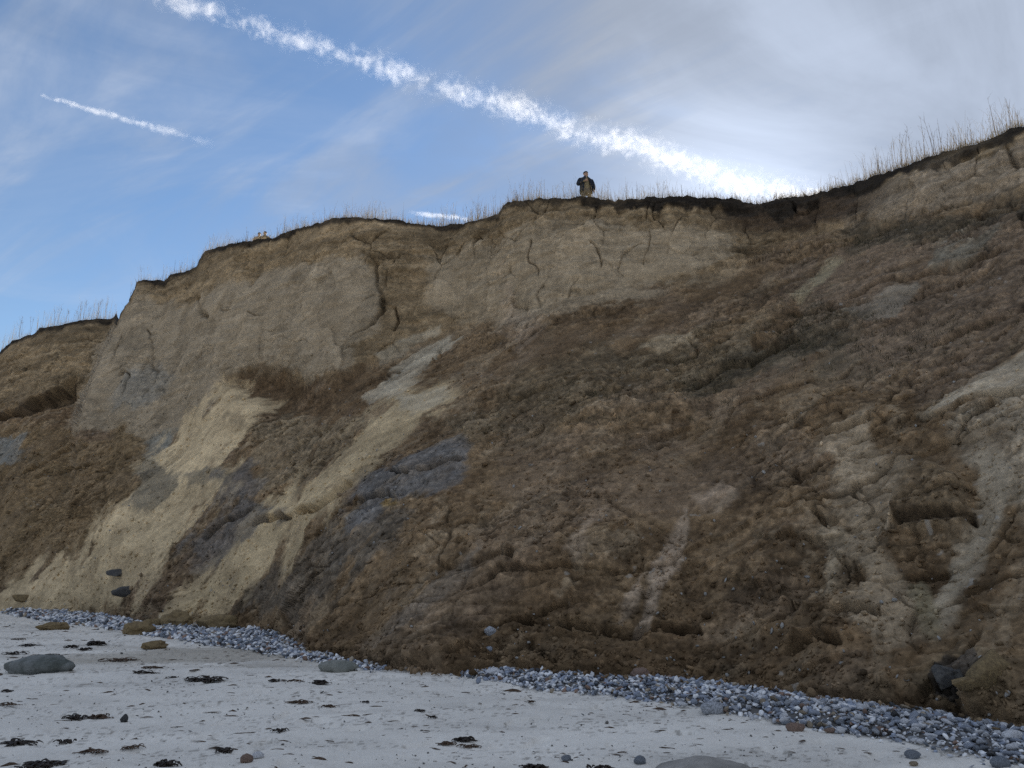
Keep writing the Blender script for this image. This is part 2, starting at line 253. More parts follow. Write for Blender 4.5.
COL_BREAK_Z=[11.86,11.86,11.86,11.86,11.86,11.86,11.86,11.86,11.86,11.86,11.86,11.86,11.86,11.86,11.86,11.86,11.86,11.86,11.86,11.86,11.86,11.86,11.86,11.86,11.86,11.86,11.86,11.86,11.86,11.86,11.86,11.86,11.86,11.86,11.86,11.89,11.94,12.02,12.1,12.2,12.29,12.38,12.45,12.52,12.58,12.63,12.67,12.71,12.74,12.77,12.79,12.82,12.83,12.85,12.87,12.88,12.9,12.91,12.91,12.92,12.92,12.92,12.92,12.91,12.89,12.88,12.85,12.82,12.79,12.74,12.7,12.65,12.6,12.55,12.51,12.47,12.44,12.42,12.41,12.41,12.41,12.41,12.42,12.43,12.45,12.47,12.49,12.52,12.54,12.57,12.59,12.61,12.62,10.13,9.94,9.69,9.39,9.07,8.79,8.55,8.37,8.22,8.09,7.98,7.88,7.79,7.73,7.7,7.69,7.71,7.74,7.81,7.89,7.99,8.12,8.27,8.45,8.64,8.85,9.05,9.26,9.45,9.63,9.78,9.89,9.98,10.03,10.07,10.1,10.11,10.11,10.09,10.05,10,9.94,9.85,9.76,9.67,9.58,9.49,9.41,9.33,9.26,9.2,9.15,9.11,9.07,9.04,9.01,8.99,8.97,8.96,8.97,8.98,9.02,9.06,9.11,9.17,9.24,9.3,9.36,9.43,9.49,9.55,9.6,9.65,9.7,9.75,9.8,9.85,9.9,9.95,10,10.06,10.11,10.16,10.22,10.27,10.32,10.38,10.43,10.48,10.53,10.58,10.63,10.68,10.72,10.77,10.81,10.85,10.88,10.92,10.95,10.98,11,11.02,11.03,11.03,11.03,11.02,11.01,10.99,10.98,10.97,10.96,10.95,10.94,10.93,10.93,10.92,10.92,10.92,10.92,10.93,10.93,10.94,10.95,10.96,10.98,10.99,11.01,11.03,11.05,11.07,11.09,11.11,11.14,11.16,11.19,11.22,11.25,11.28,11.31,11.34,11.37,11.41,11.44,11.48,11.51,11.54,11.58,11.61,11.64,11.67,11.7,11.72,11.74,11.75,11.76,11.76,11.77,11.77,11.77,11.77,11.78,11.78,11.79,11.79,11.8,11.81,11.82,11.84,11.85,11.88,11.91,11.94,11.99,12.04,12.1,12.16,12.22,12.29,12.36,12.43,12.5,12.57,12.65,12.72,12.8,12.87,12.94,13.02,13.09,13.15,13.21,13.27,13.31,13.36,13.39,13.42,13.45,13.47,13.49,13.51,13.52,13.53,13.54,13.54,13.55,13.55,13.55,13.55,13.55,13.54,13.54,13.54,13.53,13.52,13.51,13.5,13.49,13.48,13.46,13.44,13.43,13.41,13.39,13.37,13.35,13.34,13.32,13.3,13.28,13.26,13.24,13.22,13.21,13.19,13.17,13.15,13.14,13.12,13.11,13.09,13.08,13.06,13.04,13.02,13,12.98,12.97,12.95,12.93,12.9,12.88,12.86,12.84,12.81,12.79,12.76,12.73,12.7,12.67,12.64,12.6,12.57,12.54,12.5,12.47,12.44,12.42,12.39,12.36,12.33,12.31,12.29,12.26,12.24,12.22,12.2,12.18,12.16,12.15,12.13,12.11,12.1,12.09,12.08,12.08,12.08,12.08,12.08,12.08,12.08,12.08,12.08,12.08,12.08,12.08,12.08,12.08,12.08,12.08,12.08,12.08,12.08,12.08,12.08,12.08,12.08,12.08,12.08,12.08,12.08,12.08,12.08,12.08,12.08,12.08,12.08,12.08,12.08,12.08,12.08,12.08,12.08,12.08,12.08,12.08,12.08,12.08,12.08,12.08,12.08,12.08,12.08,12.08,12.08,12.08,12.08,12.08,12.08,12.08,12.08,12.08,12.08,12.08,12.08,12.08,12.08,12.08,12.08,12.08,12.08,12.08,12.08,12.08,12.08,12.08,12.08,12.08,12.08,12.08,12.08,12.08,12.08,12.08,12.08,12.08,12.08,12.08,12.08,12.08,12.08,12.08,12.08,12.08,12.08,12.08,12.08,12.08,12.08,12.08,12.08,12.08,12.08,12.08,12.08,12.08,12.08,12.08,12.08,12.08,12.08,12.08,12.08,12.08,12.08,12.08,12.08,12.08,12.08,12.08]
COL_CREST_R=[109.3,109.12,108.95,108.77,108.6,108.42,108.24,108.07,107.89,107.71,107.54,107.36,107.18,107.01,106.83,106.65,106.48,106.3,106.12,105.95,105.77,105.6,105.42,105.24,105.07,104.89,104.71,104.54,104.36,104.18,104.01,103.83,103.65,103.48,103.3,102.71,102.06,101.36,100.58,99.75,98.86,97.9,96.89,95.84,94.74,93.62,92.48,91.32,90.16,89.01,87.86,86.73,85.62,84.52,83.44,82.38,81.34,80.31,79.3,78.29,77.3,76.3,75.32,74.33,73.34,72.36,71.38,70.41,69.45,68.5,67.59,66.7,65.85,65.04,64.27,63.55,62.88,62.27,61.7,61.17,60.7,60.27,59.88,59.54,59.22,58.95,58.7,58.49,58.29,58.13,57.98,57.85,57.73,46.56,46.5,46.42,46.32,46.21,46.08,45.93,45.75,45.54,45.31,45.05,44.77,44.46,44.12,43.77,43.39,43,42.6,42.19,41.78,41.37,40.97,40.58,40.2,39.84,39.49,39.17,38.86,38.57,38.29,38.03,37.78,37.55,37.32,37.1,36.88,36.67,36.47,36.26,36.06,35.86,35.65,35.45,35.25,35.05,34.86,34.66,34.47,34.29,34.11,33.93,33.76,33.6,33.44,33.29,33.15,33.01,32.89,32.77,32.66,32.56,32.46,32.38,32.3,32.22,32.16,32.09,32.04,31.99,31.94,31.89,31.85,31.82,31.79,31.75,31.73,31.7,31.68,31.65,31.63,31.61,31.59,31.57,31.55,31.53,31.5,31.47,31.44,31.41,31.37,31.33,31.28,31.23,31.18,31.12,31.05,30.98,30.9,30.82,30.73,30.64,30.54,30.43,30.32,30.2,30.08,29.96,29.84,29.71,29.59,29.47,29.35,29.24,29.14,29.04,28.94,28.86,28.78,28.71,28.65,28.59,28.54,28.5,28.46,28.43,28.4,28.37,28.35,28.33,28.32,28.31,28.3,28.29,28.29,28.29,28.29,28.3,28.31,28.32,28.33,28.35,28.36,28.38,28.4,28.41,28.43,28.45,28.46,28.47,28.48,28.49,28.5,28.51,28.51,28.52,28.52,28.52,28.53,28.53,28.53,28.54,28.55,28.55,28.56,28.58,28.59,28.61,28.63,28.66,28.69,28.72,28.75,28.79,28.82,28.87,28.91,28.96,29,29.05,29.1,29.16,29.21,29.26,29.31,29.36,29.41,29.46,29.5,29.54,29.57,29.61,29.63,29.66,29.67,29.69,29.7,29.7,29.7,29.7,29.69,29.68,29.67,29.65,29.63,29.61,29.58,29.55,29.52,29.49,29.46,29.42,29.39,29.35,29.31,29.27,29.22,29.17,29.13,29.08,29.03,28.97,28.92,28.87,28.81,28.76,28.7,28.64,28.59,28.53,28.47,28.42,28.36,28.31,28.25,28.2,28.15,28.09,28.04,28,27.95,27.9,27.86,27.82,27.77,27.73,27.69,27.65,27.61,27.57,27.53,27.49,27.45,27.41,27.38,27.34,27.3,27.26,27.22,27.19,27.16,27.12,27.09,27.07,27.04,27.02,26.99,26.97,26.96,26.94,26.92,26.91,26.9,26.89,26.88,26.88,26.87,26.87,26.87,26.86,26.86,26.87,26.87,26.87,26.87,26.88,26.88,26.87,26.87,26.86,26.86,26.86,26.87,26.87,26.88,26.89,26.9,26.91,26.93,26.95,26.97,26.99,27.01,27.04,27.06,27.09,27.13,27.16,27.2,27.24,27.28,27.32,27.37,27.41,27.46,27.52,27.57,27.63,27.69,27.75,27.81,27.88,27.95,28.02,28.09,28.17,28.25,28.33,28.41,28.5,28.59,28.68,28.77,28.87,28.97,29.08,29.18,29.29,29.41,29.52,29.64,29.76,29.89,30.02,30.15,30.28,30.42,30.57,30.71,30.86,31.02,31.18,31.34,31.51,31.68,31.85,32.03,32.21,32.4,32.6,32.79,33,33.2,33.42,33.64,33.86,34.09,34.33,34.57,34.81,35.07,35.33,35.59,35.87,36.15,36.44,36.73,37.03,37.34,37.66,37.99,38.33,38.67,39.03,39.39,39.76,40.15,40.54,40.95,41.36,41.79,42.23,42.69,43.15,43.63,44.13,44.64,45.16,45.7,46.26,46.83]
COL_CREST_Z=[17.37,17.37,17.37,17.37,17.37,17.37,17.37,17.37,17.37,17.37,17.37,17.37,17.37,17.37,17.37,17.37,17.37,17.37,17.37,17.37,17.37,17.37,17.37,17.37,17.37,17.37,17.37,17.37,17.37,17.37,17.37,17.37,17.37,17.37,17.37,17.54,17.69,17.84,17.96,18.08,18.18,18.26,18.34,18.39,18.44,18.48,18.5,18.52,18.54,18.55,18.57,18.58,18.59,18.6,18.61,18.61,18.62,18.62,18.62,18.62,18.61,18.6,18.58,18.56,18.53,18.49,18.46,18.42,18.65,18.88,18.86,18.8,18.75,18.7,18.7,18.97,18.89,18.82,18.76,18.71,18.69,18.68,18.68,18.69,18.71,18.73,18.71,18.7,18.7,18.7,18.71,18.73,18.83,15.61,16.14,16.64,17.29,17.75,17.74,17.72,17.7,17.66,17.61,17.56,17.69,17.83,17.78,17.72,17.65,17.58,17.57,17.61,18.03,18.13,18.15,18.09,18.03,17.97,17.91,17.86,17.81,17.75,17.69,17.64,17.6,17.55,17.51,17.46,17.41,17.37,17.33,17.29,17.24,17.24,17.24,17.25,17.26,17.26,17.27,17.27,17.27,17.27,17.23,17.19,17.15,17.12,17.11,17.12,17.12,17.13,17.13,17.1,17.07,17.05,17.03,17.01,16.99,16.95,16.91,16.87,16.84,16.82,16.81,16.8,16.79,16.79,16.78,16.78,16.78,16.76,16.73,16.7,16.67,16.64,16.61,16.58,16.57,16.55,16.53,16.52,16.5,16.48,16.46,16.44,16.43,16.42,16.41,16.4,16.39,16.38,16.37,16.36,16.34,16.32,16.3,16.3,16.3,16.29,16.28,16.27,16.26,16.25,16.28,16.44,16.52,16.53,16.51,16.47,16.44,16.41,16.39,16.36,16.35,16.33,16.32,16.31,16.31,16.3,16.29,16.28,16.27,16.26,16.26,16.26,16.25,16.26,16.26,16.26,16.27,16.26,16.25,16.24,16.23,16.23,16.22,16.21,16.18,16.15,16.12,16.1,16.09,16.1,16.1,16.11,16.11,16.12,16.12,16.12,16.13,16.13,16.13,16.13,16.13,16.13,16.13,16.13,16.13,16.13,16.13,16.14,16.14,16.13,16.12,16.11,16.1,16.09,16.08,16.08,16.07,16.07,16.06,16.06,16.05,16.05,16.04,16.04,16.03,16.02,15.99,15.96,15.93,15.9,15.87,15.87,15.88,15.89,15.9,15.9,15.9,15.9,15.89,15.89,15.88,15.87,15.86,15.84,15.84,15.84,15.84,15.84,15.84,15.84,15.84,15.83,15.83,15.81,15.79,15.77,15.75,15.73,15.72,15.72,15.72,15.72,15.72,15.71,15.71,15.71,15.7,15.68,15.66,15.64,15.62,15.6,15.58,15.58,15.58,15.57,15.57,15.57,15.57,15.56,15.55,15.53,15.52,15.5,15.49,15.46,15.44,15.42,15.39,15.37,15.35,15.33,15.33,15.33,15.33,15.33,15.33,15.34,15.35,15.36,15.34,15.31,15.3,15.29,15.28,15.27,15.26,15.25,15.24,15.24,15.23,15.23,15.23,15.22,15.22,15.22,15.22,15.22,15.22,15.2,15.18,15.16,15.14,15.12,15.1,15.09,15.07,15.07,15.07,15.07,15.07,15.07,15.07,15.07,15.07,15.07,15.07,15.07,15.07,15.07,15.07,15.07,15.07,15.07,15.07,15.07,15.07,15.07,15.07,15.07,15.07,15.07,15.07,15.07,15.07,15.07,15.07,15.07,15.07,15.07,15.07,15.07,15.07,15.07,15.07,15.07,15.07,15.07,15.07,15.07,15.07,15.07,15.07,15.07,15.07,15.07,15.07,15.07,15.07,15.07,15.07,15.07,15.07,15.07,15.07,15.07,15.07,15.07,15.07,15.07,15.07,15.07,15.07,15.07,15.07,15.07,15.07,15.07,15.07,15.07,15.07,15.07,15.07,15.07,15.07,15.07,15.07,15.07,15.07,15.07,15.07,15.07,15.07,15.07,15.07,15.07,15.07,15.07,15.07,15.07,15.07,15.07,15.07,15.07,15.07,15.07,15.07,15.07,15.07,15.07,15.07,15.07,15.07,15.07,15.07,15.07,15.07,15.07,15.07,15.07,15.07]
EDGE_AZ0,EDGE_STEP=-60.00,0.1
EDGE_CREST=[8.21,8.21,8.22,8.22,8.22,8.22,8.23,8.23,8.23,8.24,8.24,8.24,8.24,8.25,8.25,8.25,8.25,8.26,8.26,8.26,8.26,8.27,8.27,8.27,8.27,8.28,8.28,8.28,8.29,8.29,8.29,8.29,8.3,8.3,8.3,8.3,8.31,8.31,8.31,8.31,8.32,8.32,8.32,8.33,8.33,8.33,8.33,8.34,8.34,8.34,8.34,8.35,8.35,8.35,8.36,8.36,8.36,8.36,8.37,8.37,8.37,8.37,8.38,8.38,8.38,8.39,8.39,8.39,8.39,8.4,8.4,8.4,8.4,8.41,8.41,8.41,8.42,8.42,8.42,8.42,8.43,8.43,8.43,8.43,8.44,8.44,8.44,8.45,8.45,8.45,8.45,8.46,8.46,8.46,8.46,8.47,8.47,8.47,8.48,8.48,8.48,8.48,8.49,8.49,8.49,8.5,8.5,8.5,8.5,8.51,8.51,8.51,8.52,8.52,8.52,8.52,8.53,8.53,8.53,8.53,8.54,8.54,8.54,8.55,8.55,8.55,8.55,8.56,8.56,8.56,8.57,8.57,8.57,8.57,8.58,8.58,8.58,8.59,8.59,8.59,8.59,8.6,8.6,8.6,8.61,8.61,8.61,8.61,8.62,8.62,8.62,8.63,8.63,8.63,8.63,8.64,8.64,8.64,8.65,8.65,8.65,8.66,8.66,8.66,8.66,8.67,8.67,8.67,8.68,8.68,8.68,8.74,8.79,8.85,8.9,8.96,9.02,9.07,9.13,9.18,9.24,9.3,9.35,9.41,9.46,9.52,9.58,9.63,9.69,9.74,9.8,9.86,9.91,9.97,10.02,10.08,10.13,10.19,10.25,10.3,10.36,10.41,10.47,10.53,10.58,10.64,10.69,10.75,10.81,10.87,10.93,10.99,11.05,11.11,11.17,11.23,11.28,11.34,11.4,11.46,11.52,11.58,11.64,11.7,11.76,11.82,11.88,11.94,12,12.05,12.11,12.17,12.23,12.29,12.35,12.41,12.47,12.53,12.59,12.65,12.7,12.76,12.82,12.88,12.94,13,13.05,13.11,13.17,13.23,13.29,13.35,13.41,13.5,13.65,13.79,13.94,14.08,14.22,14.27,14.33,14.38,14.43,14.49,14.54,14.6,14.65,14.7,14.76,14.81,14.9,15.09,15.27,15.31,15.34,15.37,15.41,15.44,15.48,15.51,15.54,15.58,15.61,15.65,15.68,15.72,15.76,15.8,15.84,15.88,15.92,15.96,16,16.04,16.08,16.12,16.16,16.19,16.21,16.23,16.25,16.27,16.29,16.31,16.33,16.35,16.37,16.39,16.41,16.43,16.45,16.46,16.48,16.51,16.56,16.61,16.67,16.72,16.77,17.06,17.36,17.59,17.83,18.1,18.41,18.71,19.24,19.26,19.27,19.29,19.31,19.32,19.34,19.35,19.37,19.38,19.4,19.41,19.43,19.45,19.46,19.48,19.49,19.51,19.64,19.77,19.9,20.04,20.08,20.11,20.14,20.17,20.21,20.24,20.27,20.3,20.34,20.37,20.4,20.45,20.55,20.64,20.73,20.83,21.22,21.47,21.59,21.72,21.85,21.95,22,22.04,22.09,22.14,22.18,22.23,22.28,22.32,22.36,22.4,22.44,22.48,22.52,22.56,22.6,22.64,22.67,22.7,22.73,22.76,22.8,22.83,22.86,22.89,22.92,22.95,22.98,23.01,23.04,23.06,23.08,23.11,23.13,23.16,23.18,23.21,23.23,23.26,23.28,23.3,23.33,23.35,23.38,23.4,23.43,23.45,23.49,23.54,23.59,23.64,23.69,23.74,23.79,23.84,23.9,23.95,24,24.05,24.1,24.15,24.2,24.25,24.3,24.35,24.4,24.45,24.5,24.55,24.57,24.6,24.62,24.64,24.67,24.69,24.71,24.74,24.76,24.78,24.81,24.84,24.89,24.93,24.97,25.01,25.05,25.09,25.13,25.17,25.22,25.26,25.28,25.29,25.31,25.32,25.33,25.35,25.36,25.38,25.39,25.4,25.42,25.43,25.44,25.46,25.47,25.48,25.48,25.47,25.47,25.46,25.46,25.46,25.45,25.45,25.45,25.44,25.44,25.44,25.45,25.46,25.46,25.47,25.48,25.48,25.49,25.5,25.51,25.51,25.52,25.53,25.53,25.54,25.55,25.56,25.56,25.57,25.58,25.56,25.55,25.54,25.53,25.52,25.5,25.49,25.48,25.47,25.46,25.45,25.43,25.42,25.41,25.4,25.39,25.38,25.38,25.38,25.38,25.37,25.37,25.37,25.37,25.36,25.36,25.36,25.36,25.35,25.35,25.35,25.35,25.34,25.34,25.34,25.34,25.35,25.36,25.37,25.37,25.38,25.39,25.4,25.41,25.42,25.43,25.44,25.45,25.47,25.48,25.5,25.51,25.53,25.55,25.56,25.58,25.59,25.61,25.63,25.64,25.66,25.67,25.69,25.71,25.74,25.77,25.8,25.83,25.86,25.89,25.92,25.95,25.98,26.01,26.04,26.07,26.1,26.14,26.17,26.2,26.23,26.26,26.29,26.38,26.52,26.66,26.81,26.9,26.94,26.98,27.03,27.07,27.09,27.1,27.11,27.12,27.13,27.14,27.15,27.16,27.16,27.17,27.18,27.19,27.2,27.21,27.22,27.23,27.24,27.25,27.25,27.26,27.27,27.28,27.29,27.3,27.31,27.32,27.33,27.33,27.34,27.35,27.35,27.35,27.35,27.35,27.36,27.36,27.36,27.36,27.36,27.37,27.37,27.37,27.37,27.37,27.38,27.38,27.38,27.38,27.38,27.39,27.39,27.39,27.39,27.39,27.4,27.4,27.4,27.39,27.39,27.38,27.37,27.36,27.35,27.34,27.33,27.32,27.31,27.31,27.3,27.29,27.28,27.27,27.26,27.25,27.22,27.2,27.18,27.15,27.13,27.11,27.08,27.06,27.04,27.01,26.99,26.98,26.98,26.98,26.98,26.98,26.98,26.98,26.98,26.99,26.99,26.99,26.99,26.99,26.99,26.99,26.99,26.99,26.99,26.99,26.99,26.99,26.99,26.99,26.99,26.99,27,27,27,26.99,26.99,26.99,26.99,26.98,26.98,26.98,26.97,26.97,26.97,26.97,26.96,26.96,26.96,26.95,26.95,26.95,26.95,26.94,26.94,26.94,26.93,26.93,26.93,26.91,26.89,26.88,26.86,26.84,26.83,26.81,26.79,26.78,26.76,26.74,26.73,26.71,26.69,26.68,26.66,26.64,26.63,26.61,26.59,26.58,26.56,26.54,26.53,26.51,26.49,26.47,26.45,26.43,26.41,26.39,26.37,26.35,26.33,26.31,26.29,26.27,26.25,26.24,26.22,26.2,26.17,26.14,26.1,26.07,26.04,26.01,25.98,25.94,25.91,25.88,25.85,25.82,25.78,25.75,25.73,25.73,25.73,25.73,25.73,25.73,25.73,25.73,25.73,25.73,25.73,25.73,25.72,25.72,25.72,25.71,25.71,25.71,25.7,25.7,25.7,25.69,25.69,25.69,25.68,25.68,25.68,25.67,25.67,25.67,25.66,25.66,25.66,25.66,25.67,25.68,25.69,25.69,25.7,25.71,25.72,25.73,25.74,25.74,25.75,25.76,25.77,25.78,25.78,25.79,25.8,25.81,25.82,25.83,25.83,25.83,25.83,25.83,25.83,25.83,25.84,25.84,25.84,25.84,25.84,25.84,25.84,25.84,25.85,25.87,25.88,25.9,25.91,25.93,25.94,25.96,25.97,25.99,26,26.02,26.03,26.05,26.06,26.08,26.09,26.11,26.12,26.14,26.15,26.16,26.16,26.17,26.17,26.18,26.19,26.19,26.2,26.2,26.21,26.21,26.22,26.23,26.23,26.24,26.24,26.26,26.27,26.29,26.3,26.32,26.34,26.35,26.37,26.38,26.4,26.41,26.43,26.45,26.46,26.48,26.49,26.5,26.51,26.51,26.52,26.52,26.53,26.54,26.54,26.55,26.55,26.56,26.56,26.57,26.56,26.56,26.56,26.56,26.56,26.55,26.55,26.55,26.55,26.54,26.54,26.54,26.54,26.54,26.53,26.53,26.53,26.53,26.54,26.55,26.56,26.58,26.59,26.6,26.62,26.63,26.64,26.66,26.67,26.68,26.7,26.72,26.74,26.76,26.77,26.79,26.81,26.83,26.85,26.84,26.83,26.83,26.82,26.82,26.82,26.82,26.82,26.82,26.82,26.83,26.83,26.83,26.83,26.83,26.84,26.84,26.84,26.84,26.84,26.84,26.85,26.85,26.85,26.85,26.85,26.85,26.86,26.86,26.86,26.86,26.86,26.87,26.87,26.87,26.87,26.87,26.87,26.88,26.88,26.88,26.88,26.88,26.89,26.89,26.89,26.88,26.86,26.85,26.84,26.82,26.81,26.8,26.78,26.77,26.76,26.75,26.73,26.72,26.71,26.69,26.68,26.67,26.65,26.64,26.63,26.61,26.62,26.62,26.62,26.62,26.62,26.62,26.62,26.62,26.62,26.62,26.63,26.63,26.63,26.63,26.63,26.63,26.63,26.63,26.63,26.63,26.63,26.63,26.63,26.63,26.63,26.63,26.63,26.63,26.63,26.62,26.62,26.62,26.62,26.62,26.62,26.62,26.62,26.62,26.62,26.61,26.61,26.61,26.61,26.61,26.61,26.6,26.6,26.6,26.6,26.6,26.59,26.59,26.59,26.59,26.59,26.58,26.58,26.58,26.58,26.57,26.57,26.57,26.56,26.56,26.56,26.55,26.55,26.55,26.54,26.54,26.54,26.53,26.53,26.53,26.52,26.52,26.51,26.51,26.51,26.5,26.5,26.49,26.49,26.49,26.48,26.48,26.47,26.47,26.46,26.46,26.45,26.45,26.44,26.44,26.43,26.43,26.42,26.42,26.41,26.4,26.4,26.39,26.39,26.38,26.38,26.37,26.36,26.36,26.35,26.35,26.34,26.33,26.33,26.32,26.31,26.31,26.3,26.29,26.29,26.28,26.27,26.26,26.26,26.25,26.24,26.24,26.23,26.22,26.21,26.21,26.2,26.19,26.18,26.17,26.17,26.16,26.15,26.14,26.13,26.12,26.12,26.11,26.1,26.09,26.08,26.07,26.06,26.05,26.05,26.04,26.03,26.02,26.01,26,25.99,25.98,25.97,25.96,25.95,25.94,25.93,25.92,25.91,25.9,25.89,25.88,25.87,25.86,25.85,25.84,25.83,25.82,25.81,25.8,25.79,25.78,25.77,25.75,25.74,25.73,25.72,25.71,25.7,25.69,25.68,25.66,25.65,25.64,25.63,25.62,25.6,25.59,25.58,25.57,25.56,25.54,25.53,25.52,25.51,25.49,25.48,25.47,25.46,25.44,25.43,25.42,25.4,25.39,25.38,25.36,25.35,25.34,25.32,25.31,25.3,25.28,25.27,25.25,25.24,25.23,25.21,25.2,25.18,25.17,25.16,25.14,25.13,25.11,25.1,25.08,25.07,25.05,25.04,25.02,25.01,24.99,24.98,24.96,24.95,24.93,24.92,24.9,24.89,24.87,24.85,24.84,24.82,24.81,24.79,24.77,24.76,24.74,24.73,24.71,24.69,24.68,24.66,24.64,24.63,24.61,24.59,24.58,24.56,24.54,24.52,24.51,24.49,24.47,24.45,24.44,24.42,24.4,24.38,24.37,24.35,24.33,24.31,24.29,24.28,24.26,24.24,24.22,24.2,24.18,24.17,24.15,24.13,24.11,24.09,24.07,24.05,24.03,24.01,24,23.98,23.96,23.94,23.92,23.9,23.88,23.86,23.84,23.82,23.8,23.78,23.76,23.74,23.72,23.7,23.68,23.66,23.64,23.62,23.6,23.58,23.55,23.53,23.51,23.49,23.47,23.45,23.43,23.41,23.39,23.36,23.34,23.32,23.3,23.28,23.26,23.23,23.21,23.19,23.17,23.15,23.12,23.1,23.08,23.06,23.04,23.01,22.99,22.97,22.94,22.92,22.9,22.88,22.85,22.83,22.81,22.78,22.76,22.74,22.71,22.69,22.67,22.64,22.62,22.59,22.57,22.55,22.52,22.5,22.47,22.45,22.43,22.4,22.38,22.35,22.33,22.3,22.28,22.25,22.23,22.2,22.18,22.15,22.13,22.1,22.08,22.05,22.03,22,21.98,21.95,21.93,21.9,21.87,21.85,21.82,21.8,21.77,21.74,21.72,21.69,21.66,21.64,21.61,21.59,21.56,21.53,21.5,21.48,21.45,21.42,21.4,21.37,21.34,21.32,21.29,21.26,21.23,21.21,21.18,21.15,21.12,21.09,21.07,21.04,21.01,20.98,20.95,20.93,20.9,20.87,20.84,20.81,20.78,20.76,20.73,20.7,20.67,20.64,20.61,20.58,20.55,20.52,20.49,20.46,20.44,20.41,20.38,20.35,20.32,20.29,20.26,20.23,20.2,20.17,20.14,20.11,20.08,20.05,20.02,19.99,19.96,19.92,19.89,19.86,19.83,19.8,19.77,19.74,19.71,19.68,19.65,19.61,19.58,19.55,19.52,19.49,19.46,19.43,19.39,19.36,19.33,19.3,19.27,19.23,19.2,19.17,19.14,19.11,19.07,19.04,19.01,18.98,18.94,18.91,18.88,18.84,18.81,18.78,18.75,18.71,18.68,18.65,18.61,18.58,18.55,18.51,18.48,18.44,18.41,18.38,18.34,18.31,18.28,18.24,18.21,18.17,18.14,18.1,18.07,18.04,18,17.97,17.93,17.9,17.86,17.83,17.79,17.76,17.72,17.69,17.65,17.62,17.58,17.55,17.51,17.48,17.44,17.4,17.37,17.33,17.3,17.26,17.23,17.19,17.15,17.12,17.08,17.05,17.01,16.97,16.94,16.9,16.86,16.83,16.79,16.75,16.72,16.68,16.64,16.61,16.57,16.53,16.49,16.46,16.42,16.38,16.35,16.31,16.27,16.23,16.2,16.16,16.12,16.08,16.04]
